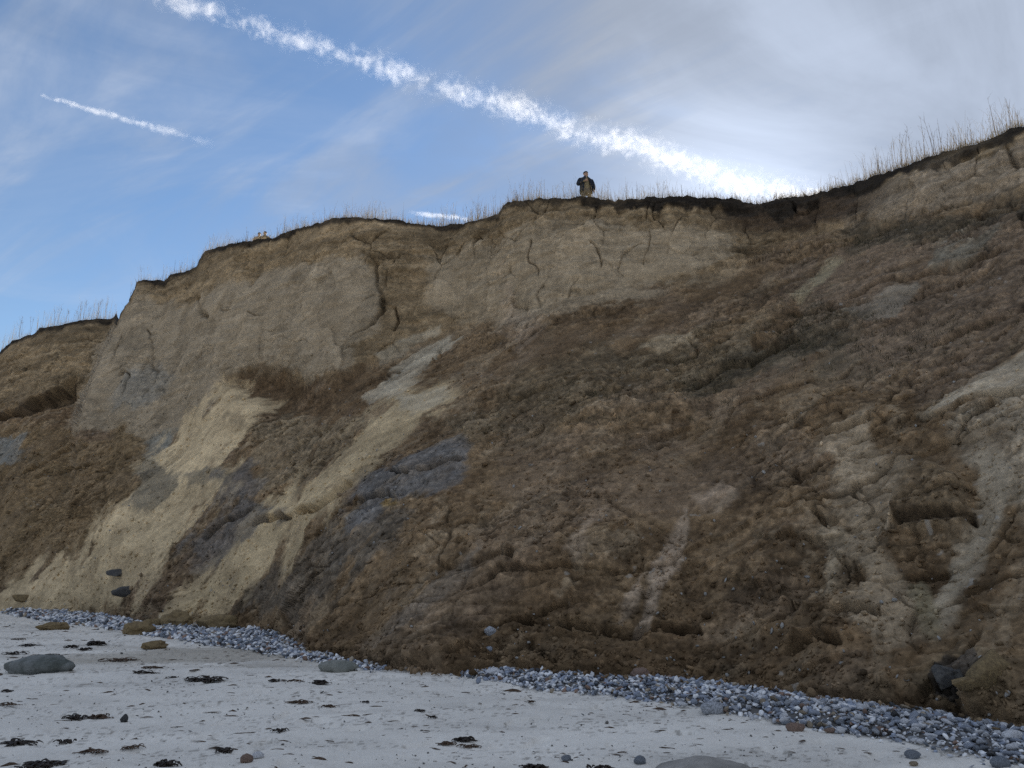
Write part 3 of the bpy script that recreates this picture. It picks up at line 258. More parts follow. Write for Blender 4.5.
EDGE_TOE=[-1.34,-1.34,-1.34,-1.34,-1.34,-1.34,-1.35,-1.35,-1.35,-1.35,-1.35,-1.35,-1.35,-1.36,-1.36,-1.36,-1.36,-1.36,-1.36,-1.36,-1.37,-1.37,-1.37,-1.37,-1.37,-1.37,-1.37,-1.38,-1.38,-1.38,-1.38,-1.38,-1.38,-1.38,-1.39,-1.39,-1.39,-1.39,-1.39,-1.39,-1.39,-1.4,-1.4,-1.4,-1.4,-1.4,-1.4,-1.4,-1.41,-1.41,-1.41,-1.41,-1.41,-1.41,-1.42,-1.42,-1.42,-1.42,-1.42,-1.42,-1.42,-1.43,-1.43,-1.43,-1.43,-1.43,-1.43,-1.44,-1.44,-1.44,-1.44,-1.44,-1.44,-1.45,-1.45,-1.45,-1.45,-1.45,-1.45,-1.46,-1.46,-1.46,-1.46,-1.46,-1.46,-1.47,-1.47,-1.47,-1.47,-1.47,-1.47,-1.48,-1.48,-1.48,-1.48,-1.48,-1.48,-1.49,-1.49,-1.49,-1.49,-1.49,-1.49,-1.5,-1.5,-1.5,-1.5,-1.5,-1.5,-1.51,-1.51,-1.51,-1.51,-1.51,-1.51,-1.52,-1.52,-1.52,-1.52,-1.52,-1.53,-1.53,-1.53,-1.53,-1.53,-1.53,-1.54,-1.54,-1.54,-1.54,-1.54,-1.55,-1.55,-1.55,-1.55,-1.55,-1.55,-1.56,-1.56,-1.56,-1.56,-1.56,-1.57,-1.57,-1.57,-1.57,-1.57,-1.58,-1.58,-1.58,-1.58,-1.58,-1.58,-1.59,-1.59,-1.59,-1.59,-1.59,-1.6,-1.6,-1.6,-1.6,-1.6,-1.61,-1.61,-1.61,-1.61,-1.61,-1.62,-1.62,-1.59,-1.59,-1.59,-1.59,-1.59,-1.59,-1.6,-1.61,-1.61,-1.62,-1.63,-1.63,-1.64,-1.64,-1.65,-1.66,-1.66,-1.67,-1.68,-1.68,-1.69,-1.7,-1.7,-1.71,-1.71,-1.72,-1.73,-1.73,-1.74,-1.75,-1.75,-1.76,-1.77,-1.77,-1.78,-1.78,-1.79,-1.8,-1.8,-1.81,-1.82,-1.82,-1.83,-1.84,-1.84,-1.85,-1.86,-1.86,-1.87,-1.87,-1.88,-1.89,-1.89,-1.9,-1.91,-1.91,-1.92,-1.93,-1.93,-1.94,-1.94,-1.95,-1.96,-1.96,-1.97,-1.98,-1.98,-1.99,-2,-2,-2.01,-2.02,-2.02,-2.03,-2.03,-2.04,-2.05,-2.05,-2.06,-2.07,-2.07,-2.08,-2.09,-2.09,-2.1,-2.1,-2.11,-2.12,-2.12,-2.13,-2.14,-2.14,-2.15,-2.16,-2.16,-2.17,-2.17,-2.18,-2.19,-2.19,-2.2,-2.21,-2.21,-2.22,-2.23,-2.23,-2.24,-2.25,-2.26,-2.27,-2.27,-2.28,-2.29,-2.3,-2.31,-2.31,-2.32,-2.33,-2.34,-2.35,-2.35,-2.36,-2.37,-2.38,-2.39,-2.39,-2.4,-2.41,-2.42,-2.43,-2.43,-2.44,-2.45,-2.46,-2.47,-2.47,-2.48,-2.49,-2.5,-2.52,-2.53,-2.54,-2.55,-2.56,-2.57,-2.58,-2.59,-2.6,-2.61,-2.62,-2.63,-2.64,-2.65,-2.66,-2.67,-2.68,-2.69,-2.7,-2.72,-2.74,-2.76,-2.78,-2.8,-2.82,-2.84,-2.86,-2.88,-2.9,-2.91,-2.93,-2.95,-2.97,-2.99,-3.01,-3.03,-3.05,-3.08,-3.11,-3.13,-3.16,-3.19,-3.22,-3.25,-3.28,-3.3,-3.33,-3.36,-3.39,-3.41,-3.41,-3.41,-3.41,-3.42,-3.42,-3.42,-3.42,-3.43,-3.43,-3.43,-3.43,-3.44,-3.44,-3.44,-3.44,-3.45,-3.45,-3.45,-3.45,-3.46,-3.46,-3.46,-3.46,-3.47,-3.47,-3.47,-3.47,-3.48,-3.48,-3.48,-3.5,-3.51,-3.53,-3.54,-3.56,-3.57,-3.59,-3.6,-3.62,-3.63,-3.65,-3.66,-3.67,-3.69,-3.7,-3.72,-3.73,-3.75,-3.76,-3.78,-3.79,-3.81,-3.82,-3.84,-3.85,-3.86,-3.87,-3.87,-3.87,-3.88,-3.88,-3.89,-3.89,-3.9,-3.9,-3.91,-3.91,-3.92,-3.92,-3.92,-3.93,-3.93,-3.94,-3.94,-3.95,-3.95,-3.96,-3.96,-3.97,-3.97,-3.98,-4.05,-4.15,-4.25,-4.35,-4.46,-4.56,-4.66,-4.76,-4.84,-4.87,-4.9,-4.93,-4.96,-4.99,-5.02,-5.05,-5.08,-5.11,-5.14,-5.17,-5.2,-5.23,-5.26,-5.29,-5.32,-5.35,-5.38,-5.41,-5.44,-5.47,-5.5,-5.53,-5.56,-5.59,-5.61,-5.64,-5.66,-5.68,-5.7,-5.72,-5.74,-5.76,-5.78,-5.8,-5.82,-5.84,-5.87,-5.89,-5.91,-5.93,-5.95,-5.97,-5.99,-6.01,-6.03,-6.05,-6.07,-6.1,-6.12,-6.14,-6.16,-6.18,-6.2,-6.22,-6.24,-6.26,-6.28,-6.3,-6.32,-6.34,-6.35,-6.36,-6.38,-6.39,-6.4,-6.42,-6.43,-6.44,-6.46,-6.47,-6.48,-6.5,-6.51,-6.52,-6.54,-6.55,-6.56,-6.58,-6.59,-6.6,-6.61,-6.63,-6.64,-6.65,-6.67,-6.68,-6.69,-6.7,-6.71,-6.72,-6.73,-6.74,-6.76,-6.77,-6.78,-6.79,-6.8,-6.81,-6.82,-6.83,-6.84,-6.85,-6.86,-6.87,-6.88,-6.89,-6.9,-6.91,-6.92,-6.93,-6.94,-6.95,-6.96,-6.97,-6.97,-6.96,-6.95,-6.94,-6.92,-6.91,-6.9,-6.89,-6.88,-6.87,-6.85,-6.84,-6.83,-6.82,-6.81,-6.79,-6.78,-6.77,-6.76,-6.75,-6.73,-6.73,-6.73,-6.73,-6.74,-6.74,-6.74,-6.74,-6.75,-6.75,-6.75,-6.75,-6.76,-6.76,-6.76,-6.76,-6.76,-6.77,-6.77,-6.77,-6.77,-6.78,-6.78,-6.78,-6.78,-6.79,-6.79,-6.79,-6.79,-6.8,-6.81,-6.82,-6.82,-6.83,-6.84,-6.85,-6.86,-6.87,-6.88,-6.89,-6.89,-6.9,-6.91,-6.92,-6.93,-6.94,-6.95,-6.96,-6.97,-6.97,-6.98,-6.99,-7,-7.01,-7.02,-7.02,-7.03,-7.04,-7.05,-7.06,-7.07,-7.07,-7.08,-7.09,-7.1,-7.11,-7.12,-7.12,-7.13,-7.14,-7.15,-7.16,-7.17,-7.17,-7.18,-7.19,-7.2,-7.21,-7.21,-7.21,-7.21,-7.21,-7.21,-7.21,-7.21,-7.21,-7.21,-7.21,-7.21,-7.21,-7.21,-7.21,-7.21,-7.21,-7.21,-7.21,-7.21,-7.21,-7.21,-7.21,-7.21,-7.21,-7.21,-7.21,-7.21,-7.21,-7.21,-7.22,-7.22,-7.22,-7.22,-7.22,-7.22,-7.22,-7.21,-7.21,-7.21,-7.21,-7.21,-7.21,-7.21,-7.21,-7.21,-7.21,-7.21,-7.21,-7.21,-7.21,-7.21,-7.21,-7.21,-7.2,-7.2,-7.2,-7.2,-7.2,-7.2,-7.2,-7.2,-7.2,-7.2,-7.2,-7.2,-7.2,-7.2,-7.2,-7.2,-7.21,-7.22,-7.24,-7.25,-7.26,-7.27,-7.29,-7.3,-7.31,-7.32,-7.33,-7.35,-7.36,-7.37,-7.38,-7.39,-7.41,-7.42,-7.43,-7.44,-7.45,-7.47,-7.48,-7.49,-7.5,-7.52,-7.53,-7.54,-7.55,-7.56,-7.58,-7.59,-7.6,-7.61,-7.62,-7.63,-7.64,-7.64,-7.65,-7.66,-7.67,-7.68,-7.69,-7.7,-7.71,-7.72,-7.73,-7.74,-7.75,-7.76,-7.77,-7.78,-7.79,-7.79,-7.8,-7.81,-7.82,-7.83,-7.84,-7.85,-7.86,-7.87,-7.88,-7.89,-7.9,-7.91,-7.92,-7.93,-7.94,-7.95,-7.96,-7.97,-7.99,-8,-8.01,-8.02,-8.03,-8.04,-8.05,-8.06,-8.07,-8.08,-8.09,-8.1,-8.11,-8.12,-8.13,-8.14,-8.16,-8.17,-8.18,-8.19,-8.2,-8.21,-8.22,-8.22,-8.23,-8.24,-8.25,-8.25,-8.26,-8.27,-8.28,-8.29,-8.29,-8.3,-8.31,-8.32,-8.33,-8.33,-8.34,-8.35,-8.36,-8.36,-8.37,-8.38,-8.39,-8.4,-8.4,-8.41,-8.42,-8.43,-8.43,-8.44,-8.44,-8.45,-8.45,-8.46,-8.46,-8.47,-8.47,-8.48,-8.48,-8.49,-8.49,-8.5,-8.5,-8.51,-8.51,-8.52,-8.52,-8.53,-8.53,-8.54,-8.54,-8.55,-8.56,-8.56,-8.57,-8.57,-8.59,-8.6,-8.61,-8.63,-8.64,-8.65,-8.67,-8.68,-8.69,-8.71,-8.72,-8.73,-8.74,-8.76,-8.77,-8.78,-8.8,-8.81,-8.81,-8.82,-8.82,-8.83,-8.83,-8.83,-8.84,-8.84,-8.85,-8.85,-8.86,-8.86,-8.87,-8.87,-8.88,-8.88,-8.89,-8.89,-8.9,-8.91,-8.92,-8.93,-8.94,-8.95,-8.96,-8.98,-8.99,-9,-9.01,-9.02,-9.04,-9.05,-9.06,-9.07,-9.08,-9.09,-9.11,-9.12,-9.13,-9.14,-9.15,-9.16,-9.18,-9.19,-9.2,-9.21,-9.22,-9.23,-9.25,-9.26,-9.27,-9.28,-9.29,-9.3,-9.32,-9.33,-9.34,-9.35,-9.36,-9.37,-9.38,-9.39,-9.4,-9.41,-9.42,-9.43,-9.44,-9.45,-9.46,-9.47,-9.48,-9.49,-9.5,-9.51,-9.52,-9.53,-9.54,-9.55,-9.56,-9.57,-9.58,-9.59,-9.6,-9.62,-9.63,-9.64,-9.65,-9.66,-9.67,-9.68,-9.69,-9.7,-9.71,-9.72,-9.73,-9.74,-9.75,-9.76,-9.77,-9.78,-9.79,-9.8,-9.81,-9.82,-9.83,-9.84,-9.85,-9.86,-9.87,-9.88,-9.89,-9.9,-9.92,-9.93,-9.94,-9.95,-9.96,-9.97,-9.98,-9.99,-10,-10.01,-10.02,-10.03,-10.04,-10.05,-10.06,-10.07,-10.08,-10.09,-10.1,-10.11,-10.03,-10.03,-10.03,-10.03,-10.03,-10.03,-10.03,-10.03,-10.03,-10.03,-10.03,-10.03,-10.03,-10.03,-10.03,-10.03,-10.03,-10.03,-10.03,-10.03,-10.03,-10.03,-10.03,-10.03,-10.03,-10.03,-10.03,-10.03,-10.03,-10.03,-10.03,-10.03,-10.03,-10.03,-10.03,-10.03,-10.03,-10.03,-10.03,-10.03,-10.03,-10.02,-10.02,-10.02,-10.02,-10.02,-10.02,-10.02,-10.02,-10.02,-10.02,-10.02,-10.02,-10.01,-10.01,-10.01,-10.01,-10.01,-10.01,-10.01,-10.01,-10.01,-10,-10,-10,-10,-10,-10,-10,-9.99,-9.99,-9.99,-9.99,-9.99,-9.99,-9.98,-9.98,-9.98,-9.98,-9.98,-9.98,-9.97,-9.97,-9.97,-9.97,-9.97,-9.96,-9.96,-9.96,-9.96,-9.96,-9.95,-9.95,-9.95,-9.95,-9.95,-9.94,-9.94,-9.94,-9.94,-9.93,-9.93,-9.93,-9.93,-9.92,-9.92,-9.92,-9.92,-9.91,-9.91,-9.91,-9.91,-9.9,-9.9,-9.9,-9.89,-9.89,-9.89,-9.89,-9.88,-9.88,-9.88,-9.87,-9.87,-9.87,-9.86,-9.86,-9.86,-9.85,-9.85,-9.85,-9.84,-9.84,-9.84,-9.83,-9.83,-9.83,-9.82,-9.82,-9.82,-9.81,-9.81,-9.81,-9.8,-9.8,-9.79,-9.79,-9.79,-9.78,-9.78,-9.78,-9.77,-9.77,-9.76,-9.76,-9.76,-9.75,-9.75,-9.74,-9.74,-9.74,-9.73,-9.73,-9.72,-9.72,-9.71,-9.71,-9.71,-9.7,-9.7,-9.69,-9.69,-9.68,-9.68,-9.67,-9.67,-9.66,-9.66,-9.66,-9.65,-9.65,-9.64,-9.64,-9.63,-9.63,-9.62,-9.62,-9.61,-9.61,-9.6,-9.6,-9.59,-9.59,-9.58,-9.58,-9.57,-9.57,-9.56,-9.56,-9.55,-9.54,-9.54,-9.53,-9.53,-9.52,-9.52,-9.51,-9.51,-9.5,-9.5,-9.49,-9.48,-9.48,-9.47,-9.47,-9.46,-9.46,-9.45,-9.44,-9.44,-9.43,-9.43,-9.42,-9.41,-9.41,-9.4,-9.4,-9.39,-9.38,-9.38,-9.37,-9.37,-9.36,-9.35,-9.35,-9.34,-9.33,-9.33,-9.32,-9.31,-9.31,-9.3,-9.29,-9.29,-9.28,-9.28,-9.27,-9.26,-9.26,-9.25,-9.24,-9.23,-9.23,-9.22,-9.21,-9.21,-9.2,-9.19,-9.19,-9.18,-9.17,-9.17,-9.16,-9.15,-9.14,-9.14,-9.13,-9.12,-9.12,-9.11,-9.1,-9.09,-9.09,-9.08,-9.07,-9.06,-9.06,-9.05,-9.04,-9.03,-9.03,-9.02,-9.01,-9,-9,-8.99,-8.98,-8.97,-8.96,-8.96,-8.95,-8.94,-8.93,-8.93,-8.92,-8.91,-8.9,-8.89,-8.89,-8.88,-8.87,-8.86,-8.85,-8.84,-8.84,-8.83,-8.82,-8.81,-8.8,-8.79,-8.79,-8.78,-8.77,-8.76,-8.75,-8.74,-8.74,-8.73,-8.72,-8.71,-8.7,-8.69,-8.68,-8.67,-8.67,-8.66,-8.65,-8.64,-8.63,-8.62,-8.61,-8.6,-8.6,-8.59,-8.58,-8.57,-8.56,-8.55,-8.54,-8.53,-8.52,-8.51,-8.5,-8.49,-8.49,-8.48,-8.47,-8.46,-8.45,-8.44,-8.43,-8.42,-8.41,-8.4,-8.39,-8.38,-8.37,-8.36,-8.35,-8.34,-8.33,-8.32,-8.31,-8.3,-8.29,-8.28,-8.27,-8.26,-8.25,-8.25,-8.24,-8.23,-8.22,-8.21,-8.2,-8.18,-8.17,-8.16,-8.15,-8.14,-8.13,-8.12,-8.11,-8.1,-8.09,-8.08,-8.07,-8.06,-8.05,-8.04,-8.03,-8.02,-8.01,-8,-7.99,-7.98,-7.97,-7.96,-7.95,-7.94,-7.92,-7.91,-7.9,-7.89,-7.88,-7.87,-7.86,-7.85,-7.84,-7.83,-7.82,-7.81,-7.79,-7.78,-7.77,-7.76,-7.75,-7.74,-7.73,-7.72,-7.71,-7.69,-7.68,-7.67,-7.66,-7.65,-7.64,-7.63,-7.62,-7.6,-7.59,-7.58,-7.57,-7.56,-7.55,-7.54,-7.52,-7.51,-7.5,-7.49,-7.48,-7.47,-7.45,-7.44,-7.43,-7.42,-7.41,-7.4,-7.38,-7.37,-7.36,-7.35,-7.34,-7.32,-7.31,-7.3,-7.29,-7.28,-7.26,-7.25,-7.24,-7.23,-7.22,-7.2,-7.19,-7.18,-7.17,-7.15,-7.14,-7.13,-7.12,-7.1,-7.09,-7.08,-7.07,-7.06,-7.04,-7.03,-7.02,-7.01,-6.99,-6.98,-6.97,-6.96,-6.94,-6.93,-6.92,-6.9,-6.89,-6.88,-6.87,-6.85,-6.84,-6.83,-6.82,-6.8,-6.79,-6.78,-6.76,-6.75,-6.74,-6.72,-6.71,-6.7,-6.69,-6.67,-6.66,-6.65,-6.63,-6.62,-6.61,-6.59,-6.58,-6.57,-6.55,-6.54,-6.53,-6.51,-6.5,-6.49,-6.47,-6.46,-6.45,-6.43,-6.42,-6.41,-6.39,-6.38,-6.37,-6.35,-6.34,-6.32,-6.31,-6.3,-6.28,-6.27,-6.26,-6.24,-6.23,-6.22,-6.2,-6.19,-6.17,-6.16,-6.15,-6.13,-6.12,-6.1,-6.09,-6.08,-6.06,-6.05,-6.03,-6.02,-6.01,-5.99,-5.98,-5.96,-5.95,-5.94,-5.92,-5.91,-5.89,-5.88,-5.87,-5.85,-5.84,-5.82,-5.81,-5.79]

EDGE_CREST = np.array(EDGE_CREST, np.float32); EDGE_TOE = np.array(EDGE_TOE, np.float32)
EDGE_AZ = EDGE_AZ0 + EDGE_STEP * np.arange(len(EDGE_CREST))
VS = 34.0                                    # slope coordinate: 0 at the toe, 34 at the crest
def profile(U, V):
    """base surface: bearing U, slope coordinate V -> distance r and height z (arrays of one shape)"""
    lo, hi = np.interp(U, EDGE_AZ, EDGE_TOE), np.interp(U, EDGE_AZ, EDGE_CREST)
    e = lo + (hi - lo) * V / VS
    k = np.tan(np.radians(e))
    # the flank of the western promontory leans: the corner is further west low down
    sh = np.interp(e, [-3, 4, 9.35, 16.62, 40], [0, 1.3, 1.69, 0, 0]) * np.clip((U + 36) / 4, 0, 1) * np.clip((-24 - U) / 3, 0, 1)
    Uq = U + sh
    f = lambda t: np.interp(Uq, COL_AZ, t)
    r0, rb, zb, r2, z2 = f(COL_TOE_R), f(COL_BREAK_R), f(COL_BREAK_Z), f(COL_CREST_R), f(COL_CREST_Z)
    g = zb / (rb - r0); m = (z2 - zb) / (r2 - rb)
    ta = (EYE + g * r0) / (g - k); sc = (EYE - z2 + m * r2) / np.maximum(m - k, .05)
    up = k > (zb - EYE) / rb
    r = np.where(up, sc, ta)
    scarp = (np.degrees(np.arctan(k)) - np.degrees(np.arctan((zb - EYE) / rb)))     # degrees above the foot of the scarp
    return r, EYE + k * r, scarp, hi - e
def surf(u, v):
    """one point of the base surface"""
    r, z, _, _ = profile(np.array([u]), np.array([v]))
    return Vector((r[0] * math.sin(R(u)), r[0] * math.cos(R(u)), z[0]))

# soils (albedo), the last one a shade tone painted into undercuts
BROWN = (.214, .147, .084); UMBER = (.116, .076, .042); PLUM = (.205, .150, .103); OCHRE = (.205, .146, .078)
MARL = (.350, .280, .190); MARL_GREEN = (.335, .272, .190); LOAM = (.250, .186, .112); SAND_Y = (.63, .495, .305)
PALE = (.47, .410, .305); BLUE_CLAY = (.165, .157, .148); GREY = (.195, .168, .125); TOPSOIL = (.030, .024, .018); MOSS = (.122, .106, .070)
ROSE = (.42, .325, .235); TAN = (.36, .28, .185); UNDERCUT_SHADE = (.055, .039, .025)
# patches of other ground, and shade painted into recesses: outline, edge softness, edge raggedness, soil, cover, relief in metres, roughness factor
PATCH = [
 ([(-44.32,35.55),(-36.69,26.08),(-34.08,22.31),(-30.27,20.62),(-25.82,17.89),(-25.29,14.45),(-25.69,11.67),(-27.82,8.92),(-29.84,5.89),(-32.72,1.46),(-42.55,0.66)], 1.2, 1.2, OCHRE, .55, 0, .9),
 ([(-30.02,21.1),(-29.73,26.2),(-29.29,30.11),(-28.2,33.31),(-23.26,29.66),(-19.3,30.88),(-14.25,30.66),(-11.62,31.19),(-10.21,29),(-10.51,25.45),(-12.7,22.42),(-15.9,21.14),(-19.14,23.15),(-20.87,21.62),(-22.18,18.61),(-24.57,17.45),(-26.77,18.38),(-28.58,21.06)], .8, .8, MARL_GREEN, .95, .10, .55),
 ([(-6.92,31.17),(-3.37,32.33),(-0.57,32.09),(3.88,31.91),(7.09,32.19),(13.33,31.65),(17.41,31.21),(17.56,30.38),(15.78,28.97),(13.12,28.18),(10.05,27.78),(4.56,26.15),(0.63,25.27),(-3.29,26.75),(-6.45,28.27)], 1.0, 1.0, MARL, .9, .05, .6),
 ([(-27.97,24.33),(-26.01,25.04),(-24.19,23.91),(-24.88,21.88),(-26.79,20.44),(-27.8,22.36)], .6, .7, (.27,.25,.21), .7, 0, 1),
 ([(-25.62,17.64),(-23.94,18.31),(-23.96,15.91),(-25.44,15.02)], .5, .5, (.25,.245,.21), .8, 0, 1),
 ([(-34,20.99),(-32.62,20.83),(-32.89,17.84),(-34.77,17.98)], .5, .5, (.22,.225,.21), .8, .05, 1),
 ([(-38.88,24.83),(-34.23,24.76),(-32.23,25.41),(-30.34,26.82),(-30.28,24.18),(-32.63,23.41),(-34.16,23.51),(-38.79,23.22)], .25, .3, UNDERCUT_SHADE, .75, -1.1, 1),  # undercut ledge: dark tone painted in as its shade
 ([(-20.87,21.62),(-18.62,22.59),(-15.88,20.89),(-13.38,21.33),(-10.71,23.07),(-12.09,20.51),(-14.88,18.38),(-17.82,18.35),(-19.97,20.13)], .7, .7, UMBER, .8, -.45, .7),  # alcove under the overhang, its shade put into the colour
 ([(-21.09,20.9),(-18.98,20.65),(-18.35,19.37),(-18.99,17.55),(-19.8,15.49),(-20.73,13.52),(-20.4,12.47),(-21.65,10.88),(-22.48,9.19),(-23.44,7.14),(-24.6,4.86),(-26.04,1.62),(-29.45,0.11),(-33.11,-0.27),(-32.96,1.23),(-30.77,3.61),(-29.29,5.93),(-27.82,8.92),(-26.21,10.59),(-25.45,12.56),(-25.29,14.45),(-24.46,15.99),(-23.37,17.62),(-22.24,19.54)], 1.3, 1.3, SAND_Y, .92, .15, .22),
 ([(-25.84,13.85),(-25.34,15.26),(-23.93,14.45),(-23.25,12.2),(-24.05,10.89),(-25.67,9.69)], .6, 1.0, GREY, .8, .10, 2.2),
 ([(-22.87,13),(-21.19,13.51),(-20.3,13),(-21.73,12.14),(-22.67,11.89)], .4, .6, GREY, .7, .08, 2.0),
 ([(-5.5,21.1),(-4.58,20.71),(-6.07,19.66),(-7.91,18.3),(-9.69,16.06),(-11.78,13.83),(-13,12.44),(-12.23,12.81),(-12.5,10.97),(-14.51,9.04),(-16.41,5.79),(-18.89,3.38),(-20.95,0.78),(-23.66,0.17),(-22.91,2.27),(-20.89,4.38),(-19.1,6.69),(-18.55,8.43),(-17.65,9.87),(-15.37,12.05),(-13.39,14.59),(-11.34,17.06),(-9.94,18.78),(-8.5,20.17)], 1.4, 1.3, (.55,.43,.26), .9, .16, .22),
 ([(-20.5,17.99),(-17.12,18.1),(-13.56,17.92),(-10.66,18.32),(-13.42,15.14),(-16.09,11.98),(-18.05,10.94),(-18.54,13.59),(-18.2,15.73)], 1.2, 1.2, (.25,.195,.125), .75, 0, 1.1),
 ([(-4.36,25.31),(-5.11,24.4),(-6.76,22.91),(-8.66,20.53),(-10.88,20.04),(-9.61,21.8),(-7.4,23.87),(-4.98,25.33)], .45, .7, PALE, .85, .06, .5),
 ([(-10.52,23.71),(-8.66,24.71),(-5.62,26.36),(-5.91,25.57),(-8.25,24.15),(-10.11,23.11)], .4, .6, PALE, .6, .05, .8),
 ([(-8.5,20.17),(-4.74,21.03),(-5.48,20.16),(-8.08,18.98)], .5, .6, PALE, .65, 0, .6),
 ([(-10.49,14.09),(-7.61,15.67),(-5.41,16.8),(-3.77,17.34),(-3.36,15.14),(-3.86,13.65),(-6.06,12.88),(-8.23,12.02),(-10.17,9.82),(-11.7,9.04),(-12.11,10.27),(-11.28,12.35)], .8, 1.0, BLUE_CLAY, .85, .12, .8),
 ([(-21.13,12.62),(-19.04,14.11),(-17.96,12.82),(-18.71,10.99),(-16.15,9.55),(-17.24,8.65),(-19,7.12),(-20.02,5.75),(-21.28,5.46),(-22.63,6.04),(-22.35,7.42),(-20.89,9.11),(-20.29,10.89)], 1.1, 1.3, (.150,.140,.130), .75, .10, 1.0),
 ([(-13.12,9.3),(-8.22,11.79),(-6.43,10.33),(-9.23,7.71),(-12.07,4.97),(-15.09,2.36),(-18.86,0.93),(-18.23,3.24),(-15.56,5.47)], 1.4, 1.5, (.125,.108,.086), .7, .05, 1.1),
 ([(-9.67,11.8),(-8.38,12.38),(-8.07,11.66),(-9.29,11.17)], .4, .5, (.30,.20,.08), .8, 0, 1),
 ([(-10.67,1.61),(-6.59,5.46),(-4.14,8.22),(-2.34,9.15),(-3.05,7.79),(-5.86,4.8),(-8.94,1.92)], 1.0, 1.3, (.24,.205,.165), .6, 0, .8),
 ([(-14.72,0.6),(-9.29,1.87),(-4.4,2.98),(0.57,2.85),(3.42,3.29),(9.05,3.51),(13.15,3.24),(17.71,3.03),(23.18,2.5),(27.04,1.45),(35.6,2.25),(35.13,-0.74),(6.12,-1.26),(-15.93,-2.26)], 1.0, 1.3, UMBER, .42, .10, 1.4),
 ([(24.56,25.78),(26.93,26.48),(29.23,26.72),(28.22,25.53),(27.82,24.82),(25.62,25.24)], .3, .4, (.48,.435,.34), .98, .08, .5),
 ([(28.73,18.26),(30.05,19.4),(32.47,20.42),(34.73,21.4),(39.77,22.52),(39.23,19.29),(34.37,18.96),(31.88,18.94),(29.97,18.34)], .5, .7, (.47,.395,.285), .85, .0, .5),
 ([(30.38,17.53),(34.32,18.61),(39.14,18.75),(38.43,14.42),(33.5,12.85),(31.61,14.02),(30.43,15.65)], 1.2, 1.4, (.40,.33,.235), .85, 0, 1),
 ([(31.65,16.45),(32.49,14.6),(31.74,12.22),(30.39,10.18),(29.17,7.77),(28.12,5.89),(27.4,6.44),(28.59,8.93),(29.7,10.8),(30.94,13.15)], .7, .9, (.44,.365,.26), .85, -.05, .4),
 ([(22.44,17.56),(25.51,18.37),(25.91,16.34),(27.31,16.31),(26.16,13.04),(25.29,10.47),(26.37,7.95),(27.23,5.42),(24.5,4.03),(23.33,5.29),(24.19,7.86),(22.8,9.89),(23.23,11.75),(22.35,13.1),(21.38,15.12)], 1.0, 1.3, (.385,.30,.20), .85, .02, .6),
 ([(22.1,11.74),(23.26,10.76),(22.54,8.44),(22.22,6.35),(20.97,6.08),(21.67,8.37)], .7, 1.0, (.40,.315,.21), .9, 0, .7),
 ([(27.49,5.25),(26.31,7.33),(27.02,8.57),(27.95,6.76)], .6, .8, (.30,.25,.155), .8, 0, .7),
 ([(26.97,14.4),(28.64,15.07),(30.14,14.26),(30.44,12.28),(30.57,11.55),(26.44,11.22),(26.07,12.2)], .35, .6, (.21,.155,.095), .7, .25, 1.3),
 ([(26.13,12.2),(28.3,12.17),(30.57,12.4),(30.62,11.97),(28.52,11.62),(26.16,11.36)], .2, .3, UNDERCUT_SHADE, .7, -.3, 1),  # underside of the outcrop, shade painted as a dark strip
 ([(8.49,3.5),(9.34,5.67),(10.05,7.38),(11.27,9.45),(12.46,10.84),(11.9,8.06),(10.55,6),(9.74,3.58)], .5, .8, ROSE, .8, 0, .8),
 ([(6.25,3.58),(8.09,5.99),(9.55,7.38),(9.15,6.01),(7.1,3.79)], .6, .9, ROSE, .6, 0, .9),
 ([(3.47,6.78),(5.35,10.39),(6.45,10.8),(5.29,7.93)], .8, 1.0, ROSE, .5, 0, .9),
 ([(12.94,11.9),(15.14,13.88),(15.79,13.25),(13.95,11.28)], .7, 1.0, ROSE, .4, 0, .9),
 ([(20.51,29.79),(26.08,30.5),(36.15,30.29),(41.1,29.89),(39.77,22.52),(34.81,21.92),(29.82,19.95),(25.04,21.1),(20.03,24.3)], 2.0, 2.0, PLUM, .7, 0, 1.1),
 ([(24.63,32.51),(25.72,33.1),(29.07,33.12),(32.86,33.06),(36.58,32.81),(41.59,32.48),(41.2,30.42),(36.23,30.72),(31.95,31.1),(28.82,31.29),(25.54,31.56)], .5, .7, (.33,.265,.19), .85, .12, 1.0),
 ([(25.15,31.09),(29.99,30.46),(36.16,30.35),(36.02,29.53),(30.46,29.3),(25.34,29.86)], .9, 1.0, (.085,.072,.048), .8, -.15, 1.2),
 ([(30.06,28.68),(32.2,28.72),(34.56,28.97),(32.64,27.71),(30.26,27.86)], .7, .9, (.25,.235,.18), .6, 0, .8),
 ([(21.02,27.78),(23.96,29.56),(24.73,29.15),(23.77,27.76),(21.61,26.69)], .7, .9, (.36,.30,.19), .8, .1, .8),
 ([(13.42,20.53),(9.68,19.41),(2.11,16.44),(-3.17,17.27),(-4.7,18.91),(2.16,22),(8.36,24.01),(13.59,23.44),(17.28,24.82),(21.61,26.69),(24.97,26.54),(25.11,21.77),(21.23,22.48),(17.07,21.93)], 2.2, 2.2, MOSS, .4, 0, 1.15),
 ([(12.51,19.89),(14.18,21.1),(15.83,22.4),(19.31,24),(23.44,24.58),(25.19,23.67),(20.59,22.86),(16.68,21.32),(13.94,19.63)], .8, 1.2, (.066,.056,.038), .75, -.15, 1.1),  # mossy ledge, its colour darkened further to paint the crack's shade
 ([(0.62,23.55),(6.87,25.45),(14.52,26.75),(18.97,28.5),(19.62,27.75),(14.44,25.45),(7.59,23.92),(2.17,22.22)], 1.4, 1.6, UMBER, .6, 0, 1.1),
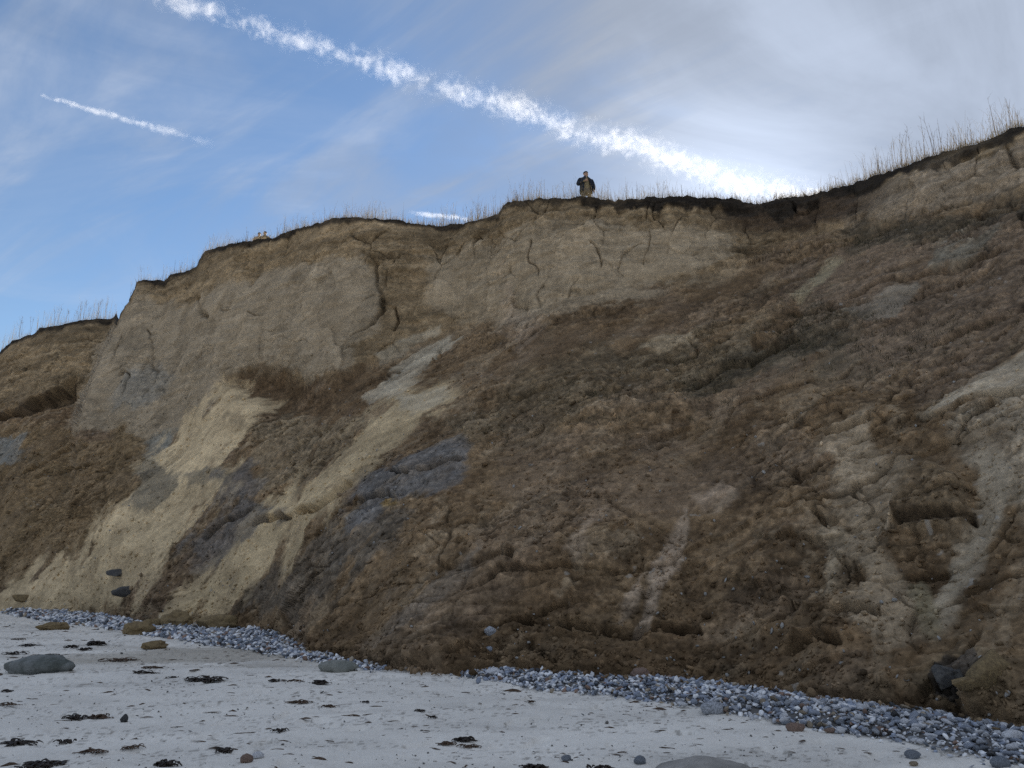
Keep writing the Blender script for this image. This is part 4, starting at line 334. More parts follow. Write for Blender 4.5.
 ([(9.84,23.21),(11.77,24.13),(13.99,23.97),(13.57,23.07),(11.32,22.69)], .4, .5, (.36,.28,.18), .85, .12, .6),
 ([(17.77,23.79),(19.6,25.9),(21.63,26.9),(21.98,26.17),(20.03,24.3),(18.22,23.37)], .5, .6, UMBER, .85, -.35, 1.2),  # undercut step with its shade put into the soil colour
 ([(-0.56,29.31),(0.24,26.92),(2.2,25.32),(0.62,23.18),(-0.55,24.84)], .8, 1, ROSE, .4, 0, 1),
 ([(26.38,16.16),(27.37,16.83),(32.82,17),(32.69,16.1),(28.72,15.77)], .6, .9, BROWN, .5, -.1, 1),
 ([(26.48,1.4),(28.32,3.02),(30.49,3.58),(32.15,3.1),(31.87,1.06),(28.57,0.78)], .9, .9, (.20,.15,.09), .7, .1, 1.2),
 ([(27.69,2.31),(28.4,2.86),(30.17,3.12),(30.33,2.37),(29.89,1.35),(28.82,0.67),(27.85,0.98)], .3, .6, (.042,.042,.044), .95, -.12, 1.2),
 ([(17.28,5.9),(19.91,6.89),(22.36,6.49),(22.73,3.99),(19.59,2.97),(17.46,3.96)], 1.2, 1.4, UMBER, .55, .1, 1.6),
]
# cracks and little scarps: line, half width, depth
CRACK = [
 ([(-28.11,30.58),(-27.97,28.88),(-28.12,28.08)], .13, .5), ([(-27.49,25.46),(-27.29,23.91),(-27.25,22.46)], .12, .4), ([(-22.53,24.67),(-22.66,23.78)], .16, .3),
 ([(-23.49,30.34),(-22.9,29.04),(-22.61,27.64),(-22.46,27.41)], .22, .5), ([(-21.77,28.86),(-21.06,28.34),(-20.64,28.1)], .14, .3),
 ([(-11.07,31.07),(-10.26,30.32),(-10.36,28.99),(-9.85,27.84),(-10.55,26.24),(-11.11,25.26)], .30, .35), ([(-9.13,27.13),(-8.86,26.24),(-9.15,25.56)], .2, .3),
 ([(1.69,31.19),(1.44,29.91),(1.75,28.58)], .12, .3), ([(6.26,31.03),(7.01,29.78),(7.3,28.95)], .12, .3), ([(10.85,31.65),(11.1,30.35),(10.49,29.11)], .10, .3), ([(-1.61,32.54),(-1.36,30.53)], .10, .3), ([(-26.29,28.95),(-25.87,26.7),(-25.35,24.25)], .10, .3), ([(-19.79,27.83),(-18.91,27.04)], .10, .25),
 ([(-10.97,11.85),(-9.98,12.45),(-8.98,12.83),(-8.54,12.59)], .17, .45), ([(-9.18,14.19),(-6.83,14.28),(-5.36,14.62),(-3.66,15.02)], .14, .4),
 ([(-18.17,8.57),(-17.12,8.8),(-16.08,9.4)], .3, .5), ([(-15.26,10.11),(-14.06,10.99),(-13.26,12),(-12.17,12.98)], .28, .5),
 ([(13.39,20.02),(15.64,21.66),(18.9,23.26),(21.4,24.38)], .30, .5), ([(28.72,18.14),(30.08,18.33),(31.97,18.81),(34.34,18.78),(38.2,18.84)], .16, .28),
 ([(22.5,17.48),(24.08,17.91),(25.51,18.37)], .16, .4), ([(0.57,2.98),(3.42,3.09),(6.25,3.45),(9.74,3.38),(13.16,3.44)], .25, .30),
 ([(-3.28,25.82),(-5.57,24.25),(-7.8,22.02)], .2, .3), ([(21.92,29.94),(24.75,30.62),(28.76,30.79)], .3, .35), ([(24.97,26.54),(27.67,27.28),(30.8,27.32),(34.36,27.72)], .2, .3),
 ([(30.16,22.62),(32.28,23.15),(35.12,23.94)], .2, .3), ([(-31.55,15.15),(-29.98,16.17),(-28.3,16.69)], .2, .3), ([(-32.66,15.86),(-31.16,17.47),(-29.6,19.1)], .2, .3),
 ([(-21.72,7.38),(-20.24,9.15),(-18.63,9.62)], .2, .35), ([(10.64,15.88),(11.59,16.21)], .2, .25), ([(21.14,12.36),(21.74,11.99),(22.27,12.29)], .25, .3),
 ([(22.67,9.76),(23.22,9.12),(22.88,8.13)], .18, .25), ([(21.99,5.81),(23.53,6.05),(24.68,5.7)], .3, .4), ([(18.93,2.56),(20.58,3.73),(22.2,3.44)], .3, .35),
]

def build_cliff():
    NV = 580
    u = np.concatenate([np.linspace(-59.9, -40, 40)[:-1], np.linspace(-40, 40, 1210), np.linspace(40, 99, 170)[1:]]); NU = len(u); v = np.linspace(0, VS, NV)
    U, V = np.meshgrid(u, v)
    r, z, sc, below = profile(U, V)
    # round the foot of the scarp and the corner of the promontory a little
    for _ in range(3):
        r[1:-1] = (r[:-2] + 2 * r[1:-1] + r[2:]) / 4
        r[:, 1:-1] = (r[:, :-2] + 2 * r[:, 1:-1] + r[:, 2:]) / 4
    X, Y, Z = (a.astype(np.float32) for a in (r * np.sin(np.radians(U)), r * np.cos(np.radians(U)), z))
    P = np.stack([X, Y, Z], -1)
    Sm = P.copy()
    for _ in range(24):      # normals of a softened surface
        Sm[1:-1, 1:-1] = (Sm[:-2, 1:-1] + Sm[2:, 1:-1] + Sm[1:-1, :-2] + Sm[1:-1, 2:]) / 4
    N = np.cross(np.gradient(Sm, axis=1), np.gradient(Sm, axis=0))
    N /= np.linalg.norm(N, axis=-1, keepdims=True) + 1e-9
    N[..., 2] = np.clip(N[..., 2], -.2, .8); N /= np.linalg.norm(N, axis=-1, keepdims=True)
    steep = sstep(-.9, .9, sc + .5 * fbm(X / 2.5, Y / 2.5, Z / 2.5, 3, 3).reshape(U.shape))
    loose = 1 - steep
    a, b = X * .53 - Y * .85, X * .85 + Y * .53              # across and down the fall line
    n_big = fbm(X / 6, Y / 6, Z / 6, 3, 20)
    wx, wy, wz = (fbm(X / 1.9, Y / 1.9, Z / 1.9, 5, s, gain=.6) for s in (31, 37, 43))
    fall = fbm(a / .55 + .3 * wx, b / 5, Z / 4, 3, 27)
    wl, wm = fbm(X / 1.6, Y / 1.6, Z / 1.6, 2, 33), fbm(X / 1.6, Y / 1.6, Z / 1.6, 2, 39)
    rough = np.full(U.shape, 1.0, np.float32) * (1 + .6 * fbm(X / 3.2, Y / 3.2, Z / 3.2, 2, 47))
    d = np.zeros(U.shape, np.float32)
    # colours
    C = np.empty(U.shape + (3,), np.float32)
    base = np.array(BROWN); C[:] = base
    k1 = sstep(-.25, .45, fbm(a / 1.2 + wx, b / 5 + wy, Z / 3, 4, 51))[..., None]
    k2 = sstep(0.0, .55, fbm(a / .9 + wy, b / 4, Z / 2.5 + wx, 4, 57))[..., None]
    C = C * (1 - .75 * k1) + np.array(UMBER) * .75 * k1
    C = C * (1 - .5 * k2) + np.array(TAN) * .5 * k2 * .8 + C * .5 * k2 * .2
    k3 = sstep(.1, .5, fbm(X / 4, Y / 4, Z / 2.2, 3, 63))[..., None]
    C = C * (1 - .45 * k3) + np.array(PLUM) * .45 * k3
    st = fbm(X / 7, Y / 7, Z * 1.7 + .5 * wx, 4, 67)[..., None]
    marl = np.array(LOAM) * (1 + .5 * st)
    C = C * (1 - steep[..., None]) + marl * steep[..., None]
    relief = np.zeros(U.shape, np.float32)
    brk = fbm(a / 1.0 + .4 * wy, b / 2.2, Z / 1.2, 4, 159, gain=.6)
    for poly, soft, rag, soil, cover, lift, rf in PATCH:
        p = np.array(poly); lo, hi = p.min(0) - 2.5, p.max(0) + 2.5
        ci = np.where((u >= lo[0]) & (u <= hi[0]))[0]; cj = np.where((v >= lo[1]) & (v <= hi[1]))[0]
        if not len(ci) or not len(cj): continue
        s = np.s_[cj[0]:cj[-1] + 1, ci[0]:ci[-1] + 1]
        sd_ = sdf_poly(poly, (U + rag * (.6 * wx + .5 * fall * loose))[s].astype(np.float32), (V + rag * (.6 * wy - .3 * fall * loose))[s].astype(np.float32))
        sm_ = sdf_poly(poly, (U + .5 * wl)[s].astype(np.float32), (V + .5 * wm)[s].astype(np.float32)) if lift else sd_
        sd_ = sd_ + soft * .9 * brk[s] - (.3 if soil[0] > .5 else .1)
        m = sstep(soft * .45, -soft * .45, sd_)
        mc = (m * cover * np.clip(.95 + .45 * brk[s], .25, 1.1))[..., None]
        mc = np.clip(mc * (1 + .5 * (1 - m[..., None]) * wz[s][..., None] * 2), 0, 1)
        C[s] = C[s] * (1 - mc) + np.array(soil, np.float32) * mc
        relief[s] += lift * sstep(soft, -soft * 1.5, sm_)
        rough[s] *= 1 + (rf - 1) * m
    # topsoil under the turf
    dep = np.interp(u, [-43, -28, -20, -5, 4, 9, 14, 18, 20, 28, 34, 43], [.45, .5, .55, .5, .6, 1.2, 1.3, 1.5, 2.1, 1.25, 1.4, 1.4]).astype(np.float32)[None, :]
    tongue = fbm(U / 1.6, U * 0, U * 0 + 5, 3, 71) * .45
    edge = dep * (.75 + 1.3 * tongue) + .30 * wx
    soilm = sstep(.12, -.12, below - np.maximum(edge, .26) * .8)
    red = np.interp(u, [15, 18, 26, 29], [0, 1, 1, 0])[None, :] * sstep(2.9, 1.5, below + .7 * wx)
    C = C * (1 - .85 * red[..., None]) + np.array((.050, .034, .024)) * .85 * red[..., None]
    soilm = soilm * np.clip(.93 + .35 * wy, 0, 1)
    C = C * (1 - soilm[..., None]) + np.array(TOPSOIL) * soilm[..., None]
    # relief, coarse forms first
    rill = fbm(a / .8 + .35 * wx, b / 6, Z / 4, 3, 77, ridge=1)
    warp = Z + .55 * a * .35 + 1.6 * fbm(X / 5, Y / 5, Z / 5, 3, 83)
    saw = (warp / 1.55) % 1.0
    saw = np.where(saw < .82, saw / .82, (1 - saw) / .18) - .5
    sawm = sstep(-.05, .45, fbm(X / 3, Y / 3, Z / 3, 2, 89))
    mid = fbm(X / 1.3, Y / 1.3, Z / 1.3, 3, 93, ridge=2)
    flute = fbm(a / .9, b / .9, Z / 3.5, 3, 107, ridge=1)
    strata = fbm(X / 5, Y / 5, Z / .34 + .6 * wx, 3, 113)
    block = fbm(X / 1.5, Y / 1.5, Z / .9, 3, 117, ridge=2)
    along, upw = X * .80 - Y * .60, Z * 1.25 + .35 * (X * .60 + Y * .80)
    fp, fq = along * .86 + upw * .5, upw * .86 - along * .5          # slip sheets run obliquely down the slope
    h1, e1 = cells(fp / 3.2 + .25 * wl, fq / 1.25 + .25 * wm, 1)
    h2, e2_ = cells(fp / 1.05 + .2 * wl + .03 * wx, fq / .5 + .2 * wm + .03 * wy, 2)
    h3, e3 = cells(fp / .34 + .08 * wx, fq / .22 + .08 * wy, 3)
    hs, es = cells(along / 1.3 + .2 * wl + .02 * wx, Z / 1.9 + .3 * wm, 4)
    brokn = sstep(-.35, .35, fbm(X / 3.5, Y / 3.5, Z / 3, 3, 191))
    lim = np.clip(rough, 0, 1.5)
    d += loose * lim * (.10 * h1 * brokn + .055 * h2 + .034 * h3 * brokn) + steep * lim * (.11 * hs + .035 * h2 + .016 * h3)
    joint = loose * brokn * (.6 * sstep(.06, .0, e1) + .45 * sstep(.10, 0, e2_) * sstep(-.2, .3, wm)) + steep * (.75 * sstep(.045, 0, es) * sstep(-.1, .3, wl) + .25 * sstep(.06, 0, e2_) * sstep(0, .4, wm))
    d -= .14 * joint * lim
    C *= (1 - .6 * np.clip(joint * lim, 0, 1))[..., None]  # crack shade painted along the joints
    tint = (1 + .16 * h1 * loose + .14 * h2 + .16 * hs * steep + .12 * h3)
    C *= np.clip(tint, .5, 1.6)[..., None]
    d += loose * (.22 * n_big + rough * (.035 * rill + .085 * saw * sawm + .04 * mid))
    d += steep * (.16 * n_big + rough * (.06 * flute + .08 * strata + .11 * block))
    d += relief
    for line, w, depth in CRACK:
        p = np.array(line); lo, hi = p.min(0) - 1.2, p.max(0) + 1.2
        ci = np.where((u >= lo[0]) & (u <= hi[0]))[0]; cj = np.where((v >= lo[1]) & (v <= hi[1]))[0]
        if not len(ci) or not len(cj): continue
        s = np.s_[cj[0]:cj[-1] + 1, ci[0]:ci[-1] + 1]
        top = V[s].mean() > 19; w = w * (.5 if top else .7); depth = depth * (.6 if top else .9)
        dd, side = dist_line(line, (U + .4 * wl + .10 * wx)[s], (V + .4 * wm + .10 * wy)[s])
        g_ = np.exp(-(dd / w) ** 2) * np.clip(1 + .8 * wz[s], .2, 1.6)
        d[s] -= depth * g_
        d[s] += .3 * depth * np.exp(-(dd / (w * 3)) ** 2) * (side > 0)
        C[s] *= (1 - .35 * np.clip(g_, 0, 1))[..., None]          # shade of the crack put into the soil colour
    d *= sstep(0, .4, V) * .9 + .1
    P0 = P + N * (d * (1 - .75 * sstep(1.0, 0, below)))[..., None]
    # then the crumbs, on the shape so far
    X1, Y1, Z1 = P0[..., 0], P0[..., 1], P0[..., 2]
    fine = fbm(X1 / .55, Y1 / .55, Z1 / .55, 3, 97, gain=.6, ridge=2)
    clod = fbm(X1 / .23 + .2 * wx, Y1 / .23, Z1 / .23, 2, 101, gain=.6, ridge=2)
    d = rough * (loose * (.042 * fine + .022 * clod) + steep * (.036 * fine + .012 * clod))
    d *= sstep(0, .4, V) * .9 + .1
    P = P0
    # overhanging turf lip
    lip = soilm * sstep(1.6, 0, below)
    d += lip * (.14 + .05 * fine + .03 * clod)
    d *= sstep(0, .4, V) * .9 + .1
    damp = 1 - .75 * sstep(1.0, 0, below)
    Q = P + N * (d * damp)[..., None]
    # uneven skyline
    Q[..., 2] += sstep(.8, 0, below) * (.07 * fbm(U / .6, U * 0, U * 0, 3, 131) + .02 * fbm(U / .1, U * 0, U * 0, 2, 137))
    Q[0, :, 2] -= .5
    # grain of the colours: stones, dry crumbs, damp patches, shade of the fine hollows painted in
    runs = fbm(a / .16 + .5 * wx, b / 2.6, Z / 2.2, 3, 197, gain=.65)
    stain = fbm(a / .35 + .2 * wx, b / .35, Z / 3.2, 3, 199) * steep
    damp_ = fbm(X / 1.1 + .5 * wx, Y / 1.1, Z / .8, 4, 171, gain=.62)
    crumb = fbm(X1 / .34, Y1 / .34, Z1 / .30, 4, 177, gain=.72)
    lay = fbm(X / 6, Y / 6, Z / .22 + .8 * wx, 3, 183, gain=.7) * steep
    amp = np.clip(rough, .3, 1.1) * (1 - .35 * steep)
    tone = 1.0 + .12 * n_big + amp * (.22 * fine + .12 * clod + .08 * fall * loose + .09 * runs * loose + .28 * np.clip(damp_, -1, .8) + .40 * crumb + .38 * lay + .30 * stain)
    C *= np.clip(tone, .32, 2.0)[..., None]
    hf = fbm(X1 / .13, Y1 / .13, Z1 / .13, 2, 141)
    C *= (1 + .36 * hf * amp)[..., None]
    stone = sstep(.60, .70, perlin(X / .16, Y / .16, Z / .16, 151)) * loose * sstep(.1, .6, fbm(X / 2, Y / 2, Z / 2, 2, 155)) * .8
    C = C * (1 - .6 * stone[..., None]) + np.array((.42, .40, .36)) * .6 * stone[..., None]
    # the land behind the edge
    back = [(.25, .04), (.7, .06), (1.6, .02), (3.5, -.05), (8, -.2), (25, -.6), (120, -2.5)]
    ru = np.stack([np.sin(np.radians(u)), np.cos(np.radians(u))], -1)
    ext = []
    for k, (bk, dz_) in enumerate(back):
        e_ = Q[-1].copy(); e_[:, :2] += ru * bk; e_[:, 2] += dz_
        if bk > 3:
            e_[:, 2] = e_[:, 2] * .4 + .6 * np.convolve(np.pad(e_[:, 2], 60, mode='edge'), np.ones(121) / 121, 'valid')
        ext.append(e_)
    allv = np.concatenate([Q.reshape(-1, 3)] + ext)
    turf = np.tile(np.array((.11, .10, .05), np.float32), (NU * len(back), 1))
    turf[:NU * 2] = (.06, .052, .03)
    me = mesh_from('cliff', allv, grid_faces(NU, NV + len(back)))
    set_color(me, np.concatenate([C.reshape(-1, 3), turf]))
    return me, Q, C, u, v, N
soil_mat = material('bare_soil', attr='soil', rough=.96, spec=.12, grain=.22, grain_scale=22, bumps=((9, .55, .05), (38, .6, .02)))
cliff_me, CQ, CC, CU, CV, CN = build_cliff()
cliff = tag(link('cliff', cliff_me, soil_mat), 'brown eroding clay and sand cliff with dark topsoil edge', kind='structure')
def on_cliff(u, v):
    """point of the finished cliff surface and its outward normal"""
    i = int(np.argmin(np.abs(CU - u))); j = int(np.clip(round((v - CV[0]) / (CV[1] - CV[0])), 0, len(CV) - 1))
    return Vector(CQ[j, i].tolist()), Vector(CN[j, i].tolist())

# ---------------------------------------------------------------- beach and sea
SHINGLE = [   # outlines of the shingle on the ground
 [(-23.07,36.59),(-18.62,32.97),(-15.79,30.7),(-12.68,26.99),(-11.05,24.53),(-9.51,21.76),(-11.33,23.26),(-14.9,26.46),(-20.26,32.18)],
 [(-10.1,21.76),(-11.05,24.53),(-9.52,24.53),(-7.6,22.48),(-6.26,22.11),(-5.26,19.84),(-4.62,17.32),(-4.16,15.91),(-5.53,17.1),(-7.34,19.01),(-9.06,20.76)],
 [(-4.67,16.89),(-3.57,15.91),(-2.31,14.26),(-2.21,13.83),(-3.3,14.71),(-4.26,15.73)],
 [(-0.75,13.3),(-0.37,13.56),(0.3,13.43),(0.77,13.05),(1.36,12.57),(2.11,12.46),(2.84,12.35),(3.35,11.53),(3.83,10.9),(4.22,10.27),(4.6,9.77),(4.98,9.38),(5.13,8.97),(5.37,8.69),(5.73,8.11),(4.8,6.85),(4.33,7.08),(4.12,7.67),(3.91,7.97),(3.44,8.44),(3.1,8.91),(2.47,9.77),(1.76,10.5),(1.07,11.25),(0.4,11.73),(-0.18,12.46),(-0.7,12.92)],
]
def shingle_depth(x, y):
    d = np.full(np.shape(x), 9.0, np.float32)
    for p in SHINGLE: d = np.minimum(d, sdf_poly(p, np.asarray(x, np.float32), np.asarray(y, np.float32)))
    return -d
def sand_height(x, y):
    s = .70 * x + .71 * y
    z = .006 * np.minimum(0, s + 3) + .03 * fbm(x / 2.2, y / 2.2, 0 * x, 3, 201) + .010 * fbm(x / .35, y / .35, 0 * x, 2, 211)
    return z
def build_beach():
    az = np.concatenate([np.arange(-180, -43.5, 2), np.linspace(-43, 43, 900), np.arange(44, 181, 2)])
    rr = np.concatenate([[.05], np.geomspace(1.5, 4.5, 12)[:-1], np.geomspace(4.5, 60, 420), [75, 95, 130, 200]])
    A, RR = np.meshgrid(np.radians(az), rr)
    X, Y = (RR * np.sin(A)).astype(np.float32), (RR * np.cos(A)).astype(np.float32)
    Z = sand_height(X, Y)
    sh = shingle_depth(X, Y)
    Z = Z + .07 * sstep(0, .5, sh)
    Z = Z + .006 * fbm(X / .09, Y / .09, 0 * X, 2, 221)
    # trodden dimples
    foot = sstep(.38, .62, fbm(X / .55, Y / .55, 0 * X, 2, 227)); Z = Z - .035 * foot
    C = np.empty(X.shape + (3,), np.float32); C[:] = (.79, .755, .69)
    big = fbm(X / 2.6, Y / 1.2, 0 * X, 4, 231); C *= (1 + .13 * big)[..., None]
    tan_ = sstep(.8, -.4, np.hypot((X - (-5.77,16.29)[0]) / 2.6, (Y - (-5.77,16.29)[1]) / 1.6) - 1 + .5 * big)[..., None] * .6
    C = C * (1 - tan_) + np.array((.33, .285, .215)) * tan_
    sp = sstep(.28, .5, fbm(X / .10, Y / .055, 0 * X, 3, 241)) * sstep(-.3, .3, fbm(X / 1.4, Y / .8, 0 * X, 3, 247))
    C = C * (1 - .6 * sp[..., None]) + np.array((.17, .15, .125)) * .6 * sp[..., None]
    wet = sstep(.1, .6, fbm(X / 3.5, Y / 1.1, 0 * X, 3, 253))[..., None]; C *= 1 - .14 * wet
    gr = sstep(-.05, .12, sh)[..., None]
    C = C * (1 - gr) + np.array((.13, .125, .12)) * gr
    me = mesh_from('beach', np.stack([X, Y, Z], -1), grid_faces(len(az), len(rr)))
    set_color(me, C.reshape(-1, 3))
    return me
sand_mat = material('beach_sand', attr='soil', rough=.95, spec=.15, grain=.10, grain_scale=45, bumps=((30, .35, .012), (120, .3, .004)))
tag(link('beach', build_beach(), sand_mat), 'pale grey sand beach below the cliff', kind='structure')
sea_mat = bpy.data.materials.new('sea_water'); sea_mat.use_nodes = True
_b = sea_mat.node_tree.nodes['Principled BSDF']; _b.inputs['Base Color'].default_value = (.03, .06, .07, 1); _b.inputs['Roughness'].default_value = .12
sea_me = mesh_from('sea', [(-9000, -9000, -.75), (9000, -9000, -.75), (9000, 9000, -.75), (-9000, 9000, -.75)], [[0, 1, 2, 3]])
tag(link('sea', sea_me, sea_mat), 'open sea beyond the beach', kind='structure')
def on_sand(x, y):
    xx, yy = np.array([x], np.float32), np.array([y], np.float32)
    z = float(sand_height(xx, yy)[0] + .07 * sstep(0, .5, shingle_depth(xx, yy))[0])
    return Vector((x, y, z))

# ---------------------------------------------------------------- stones
def noise_rock(seed, subdiv=3, squash=(1, 1, 1), rough=.18, facet=.0, smooth=True):
    bm = bmesh.new(); bmesh.ops.create_icosphere(bm, subdivisions=subdiv, radius=1)
    co = np.array([v.co[:] for v in bm.verts], np.float32)
    n = fbm(co[:, 0] * 1.1 + seed, co[:, 1] * 1.1, co[:, 2] * 1.1, 3, seed % 50)
    co2 = co * (1 + rough * n)[:, None]
    if facet:
        r_ = np.random.default_rng(seed)
        for _ in range(9):      # flatten against random planes: broken faces
            d_ = r_.normal(size=3); d_ /= np.linalg.norm(d_); h = 1 - facet * r_.uniform(.3, 1)
            k = co2 @ d_; ov = np.maximum(k - h, 0); co2 = co2 - ov[:, None] * d_ * .92
    co2 = co2 * np.array(squash)
    for v, c in zip(bm.verts, co2): v.co = c.tolist()
    for f in bm.faces: f.smooth = smooth
    me = bpy.data.meshes.new('stone'); bm.to_mesh(me); bm.free()
    return me
M = {
 'boulder': material('boulder_grey', (.19, .20, .195), grain=.22, grain_scale=9, tint=(.10, .11, .10), bumps=((7, .5, .03), (40, .4, .01))),
 'pale_boulder': material('boulder_pale', (.36, .34, .315), grain=.18, grain_scale=8, tint=(.25, .24, .22), bumps=((7, .5, .03), (40, .4, .01))),
 'green_stone': material('stone_grey_green', (.27, .275, .25), grain=.2, tint=(.19, .20, .18)),
 'white_stone': material('stone_white', (.72, .73, .75), grain=.15, tint=(.52, .53, .56), tint_scale=6),
 'grey_stone': material('stone_grey', (.46, .48, .52), grain=.2, tint=(.22, .235, .25), tint_scale=7),
 'slate_stone': material('stone_slate', (.16, .18, .21), grain=.2, tint=(.26, .28, .31), tint_scale=8),
 'blue_stone': material('stone_blue_grey', (.31, .355, .44), grain=.2, tint=(.36, .38, .42), tint_scale=9),
 'tan_stone': material('stone_tan', (.33, .275, .205), grain=.2, tint=(.26, .21, .15), tint_scale=7),
 'red_stone': material('stone_red', (.27, .185, .145), grain=.2, tint=(.20, .15, .125), tint_scale=6),
 'dark_stone': material('stone_dark', (.055, .058, .062), grain=.2, tint=(.09, .09, .09), tint_scale=6),
 'clay_lump': material('clay_dark', (.075, .075, .076), grain=.2, tint=(.115, .11, .10), rough=.9, bumps=((12, .5, .02), (50, .4, .01))),
 'sandstone': material('sandstone_ochre', (.25, .185, .098), grain=.2, tint=(.17, .125, .07), tint_scale=5, bumps=((10, .6, .03), (45, .5, .01))),
 'seaweed': material('seaweed_black', (.030, .022, .017), grain=.4, rough=.6, spec=.3, bumps=()),
 'seaweed_brown': material('seaweed_brown', (.085, .055, .036), grain=.4, rough=.7, spec=.25, bumps=()),
}
def rock(name, xy, size, mat, label, cat='rock', seed=1, squash=(1, 1, .6), rot=0, sink=.25, facet=.25, on=None, subdiv=4, rough=.2, tilt=0):
    me = noise_rock(seed, subdiv, squash, rough, facet)
    me.name = name
    o = link(name, me, M[mat])
    if on is None:
        p = on_sand(*xy); zoff = size * squash[2] * (1 - sink * 2)
        o.location = (p.x, p.y, p.z + zoff)
    else:
        p, n = on_cliff(*on); o.location = p + n * size * squash[2] * (1 - sink * 2) * .8
    o.scale = (size, size, size); o.rotation_euler = (tilt, 0, rot)
    return tag(o, label, cat)
rock('boulder', (-7.84,13.56), .53, 'boulder', 'large low grey boulder half buried in the sand', 'boulder', 5, (1, .62, .34), .05, .30, .2)
rock('boulder', (1.53,6.57), .385, 'pale_boulder', 'pale grey boulder cut off by the bottom edge of the picture', 'boulder', 8, (1, .7, .30), -.1, .25, .15)
rock('boulder', (-2.93,13.69), .30, 'green_stone', 'rounded grey-green stone at the edge of the sand by the earth lobe', 'stone', 12, (1, .7, .42), .1, .22, .1)
rock('stone', None, .115, 'grey_stone', 'pale grey stone stuck in the brown soil above the beach', 'stone', 14, (1, .8, .8), .4, .3, .2, on=(-1.63,2.34))
rock('stone', None, .06, 'blue_stone', 'small bluish stone just below the pale stone in the soil', 'stone', 15, (1, .8, .8), .1, .3, .2, on=(-1.7,1.31))
rock('stone', (1.95,12.35), .15, 'red_stone', 'rounded dull purple stone at the top of the shingle', 'stone', 17, (1, .8, .75), 0, .15, .1)
rock('stone', (2.35,9.64), .16, 'grey_stone', 'broad pale stone lying in the shingle near the sand', 'stone', 18, (1, .7, .5), .3, .2, .3)
rock('stone', (2.96,8.64), .10, 'red_stone', 'reddish stone at the sandy edge of the shingle', 'stone', 19, (1, .7, .5), .1, .2, .2)
rock('stone', (4.73,7.84), .11, 'white_stone', 'whitish flat stone in the shingle at the far right edge', 'stone', 20, (1.1, .7, .5), .2, .1, .3)
rock('stone', (-0.3,12.92), .13, 'white_stone', 'white and grey stone where the shingle begins under the soil', 'stone', 21, (1, .7, .5), -.2, .2, .3)
rock('stone', (1.11,7.25), .055, 'slate_stone', 'small dark grey stone on the sand beside the pale boulder', 'stone', 22, (1, .8, .75), .2, .2, .2)
rock('stone', (-4.35,9.26), .055, 'dark_stone', 'small black stone with pale side alone on the open sand', 'stone', 23, (.8, .7, .9), .2, .2, .3)
rock('stone', (0.48,7.36), .045, 'slate_stone', 'tiny slate stone on the sand between two seaweed clumps', 'stone', 24, (1, .8, .7), .2, .2, .2)
rock('stone', (-2.3,7.25), .055, 'red_stone', 'brownish stone at the bottom of the sand beside white pebbles', 'stone', 25, (1, .8, .75), .2, .2, .2)
rock('stone', (-2.25,7.4), .055, 'white_stone', 'white pebble beside the brownish stone at the bottom of the sand', 'stone', 26, (1, .7, .6), .5, .2, .25)
rock('stone', (4.17,7.15), .085, 'slate_stone', 'dark slate stone on the sand just outside the shingle', 'stone', 27, (1.1, .7, .6), .3, .2, .25)
rock('stone', (3.59,7.48), .07, 'slate_stone', 'grey angular stone lying off the lower edge of the shingle', 'stone', 28, (1.1, .7, .6), .3, .2, .3)
rock('stone', (3.45,7.18), .04, 'tan_stone', 'small tan stone below the grey angular one on the sand', 'stone', 29, (1.1, .7, .6), .3, .2, .3)
for k, (px, sz, sq, lab) in enumerate([
  ((-9.92,23.67), .62, (1, .6, .42), 'ochre sandstone block second in the row at the sand fan foot'),
  ((-8.35,22.86), .62, (1.1, .55, .42), 'flat-topped tan sandstone block above the white shingle'),
  ((-10.1,21.76), .42, (1, .7, .55), 'rounded ochre sandstone block at the tip of the sand fan'),
  ((-10.65,23.67), .36, (1, .7, .5), 'small ochre sandstone lump between two larger ochre blocks'),
  ((-13.21,23.26), .36, (1.2, .7, .36), 'low ochre sand lump on the beach left of the shingle gap'),
  ((-7.74,17.54), .30, (1, .7, .36), 'ochre sand lump alone on the beach below the sandstone blocks')]):
    rock('sandstone_block', px, sz, 'sandstone', lab, 'rock', 40 + k, sq, .2 * (k - 2), .2, .22, rough=.45)
rock('sandstone_block', None, .42, 'sandstone', 'pale tan block resting low on the sand fan at far left', 'rock', 47, (1, .6, .45), .2, .2, .4, on=(-31.41,1.34))
rock('clay_lump', None, .37, 'clay_lump', 'upper of two black clay lumps lying on the sand fan', 'clay lump', 50, (1.2, .6, .42), .5, .36, .5, on=(-26.3,4.32), tilt=.2, rough=.35)
rock('clay_lump', None, .40, 'clay_lump', 'lower of two black clay lumps lying on the sand fan', 'clay lump', 51, (1.1, .6, .45), .3, .36, .5, on=(-25.83,2.71), rough=.35)
rock('clay_block', None, .17, 'clay_lump', 'blackish clay block in the foot of the cliff beside ochre rock', 'clay block', 52, (1.3, .7, .7), .2, .40, .3, on=(28.67,1.57), rough=.7)
rock('sandstone_block', None, .26, 'sandstone', 'ochre rock beside the blackish clay block at the cliff foot', 'rock', 53, (1, .7, .8), .1, .38, .5, on=(30.95,2), rough=.35)
rock('sandstone_block', None, .17, 'sandstone', 'small ochre rock under the larger ochre rock at right', 'rock', 54, (1.2, .7, .6), .1, .35, .5, on=(29.88,0.92), rough=.35)

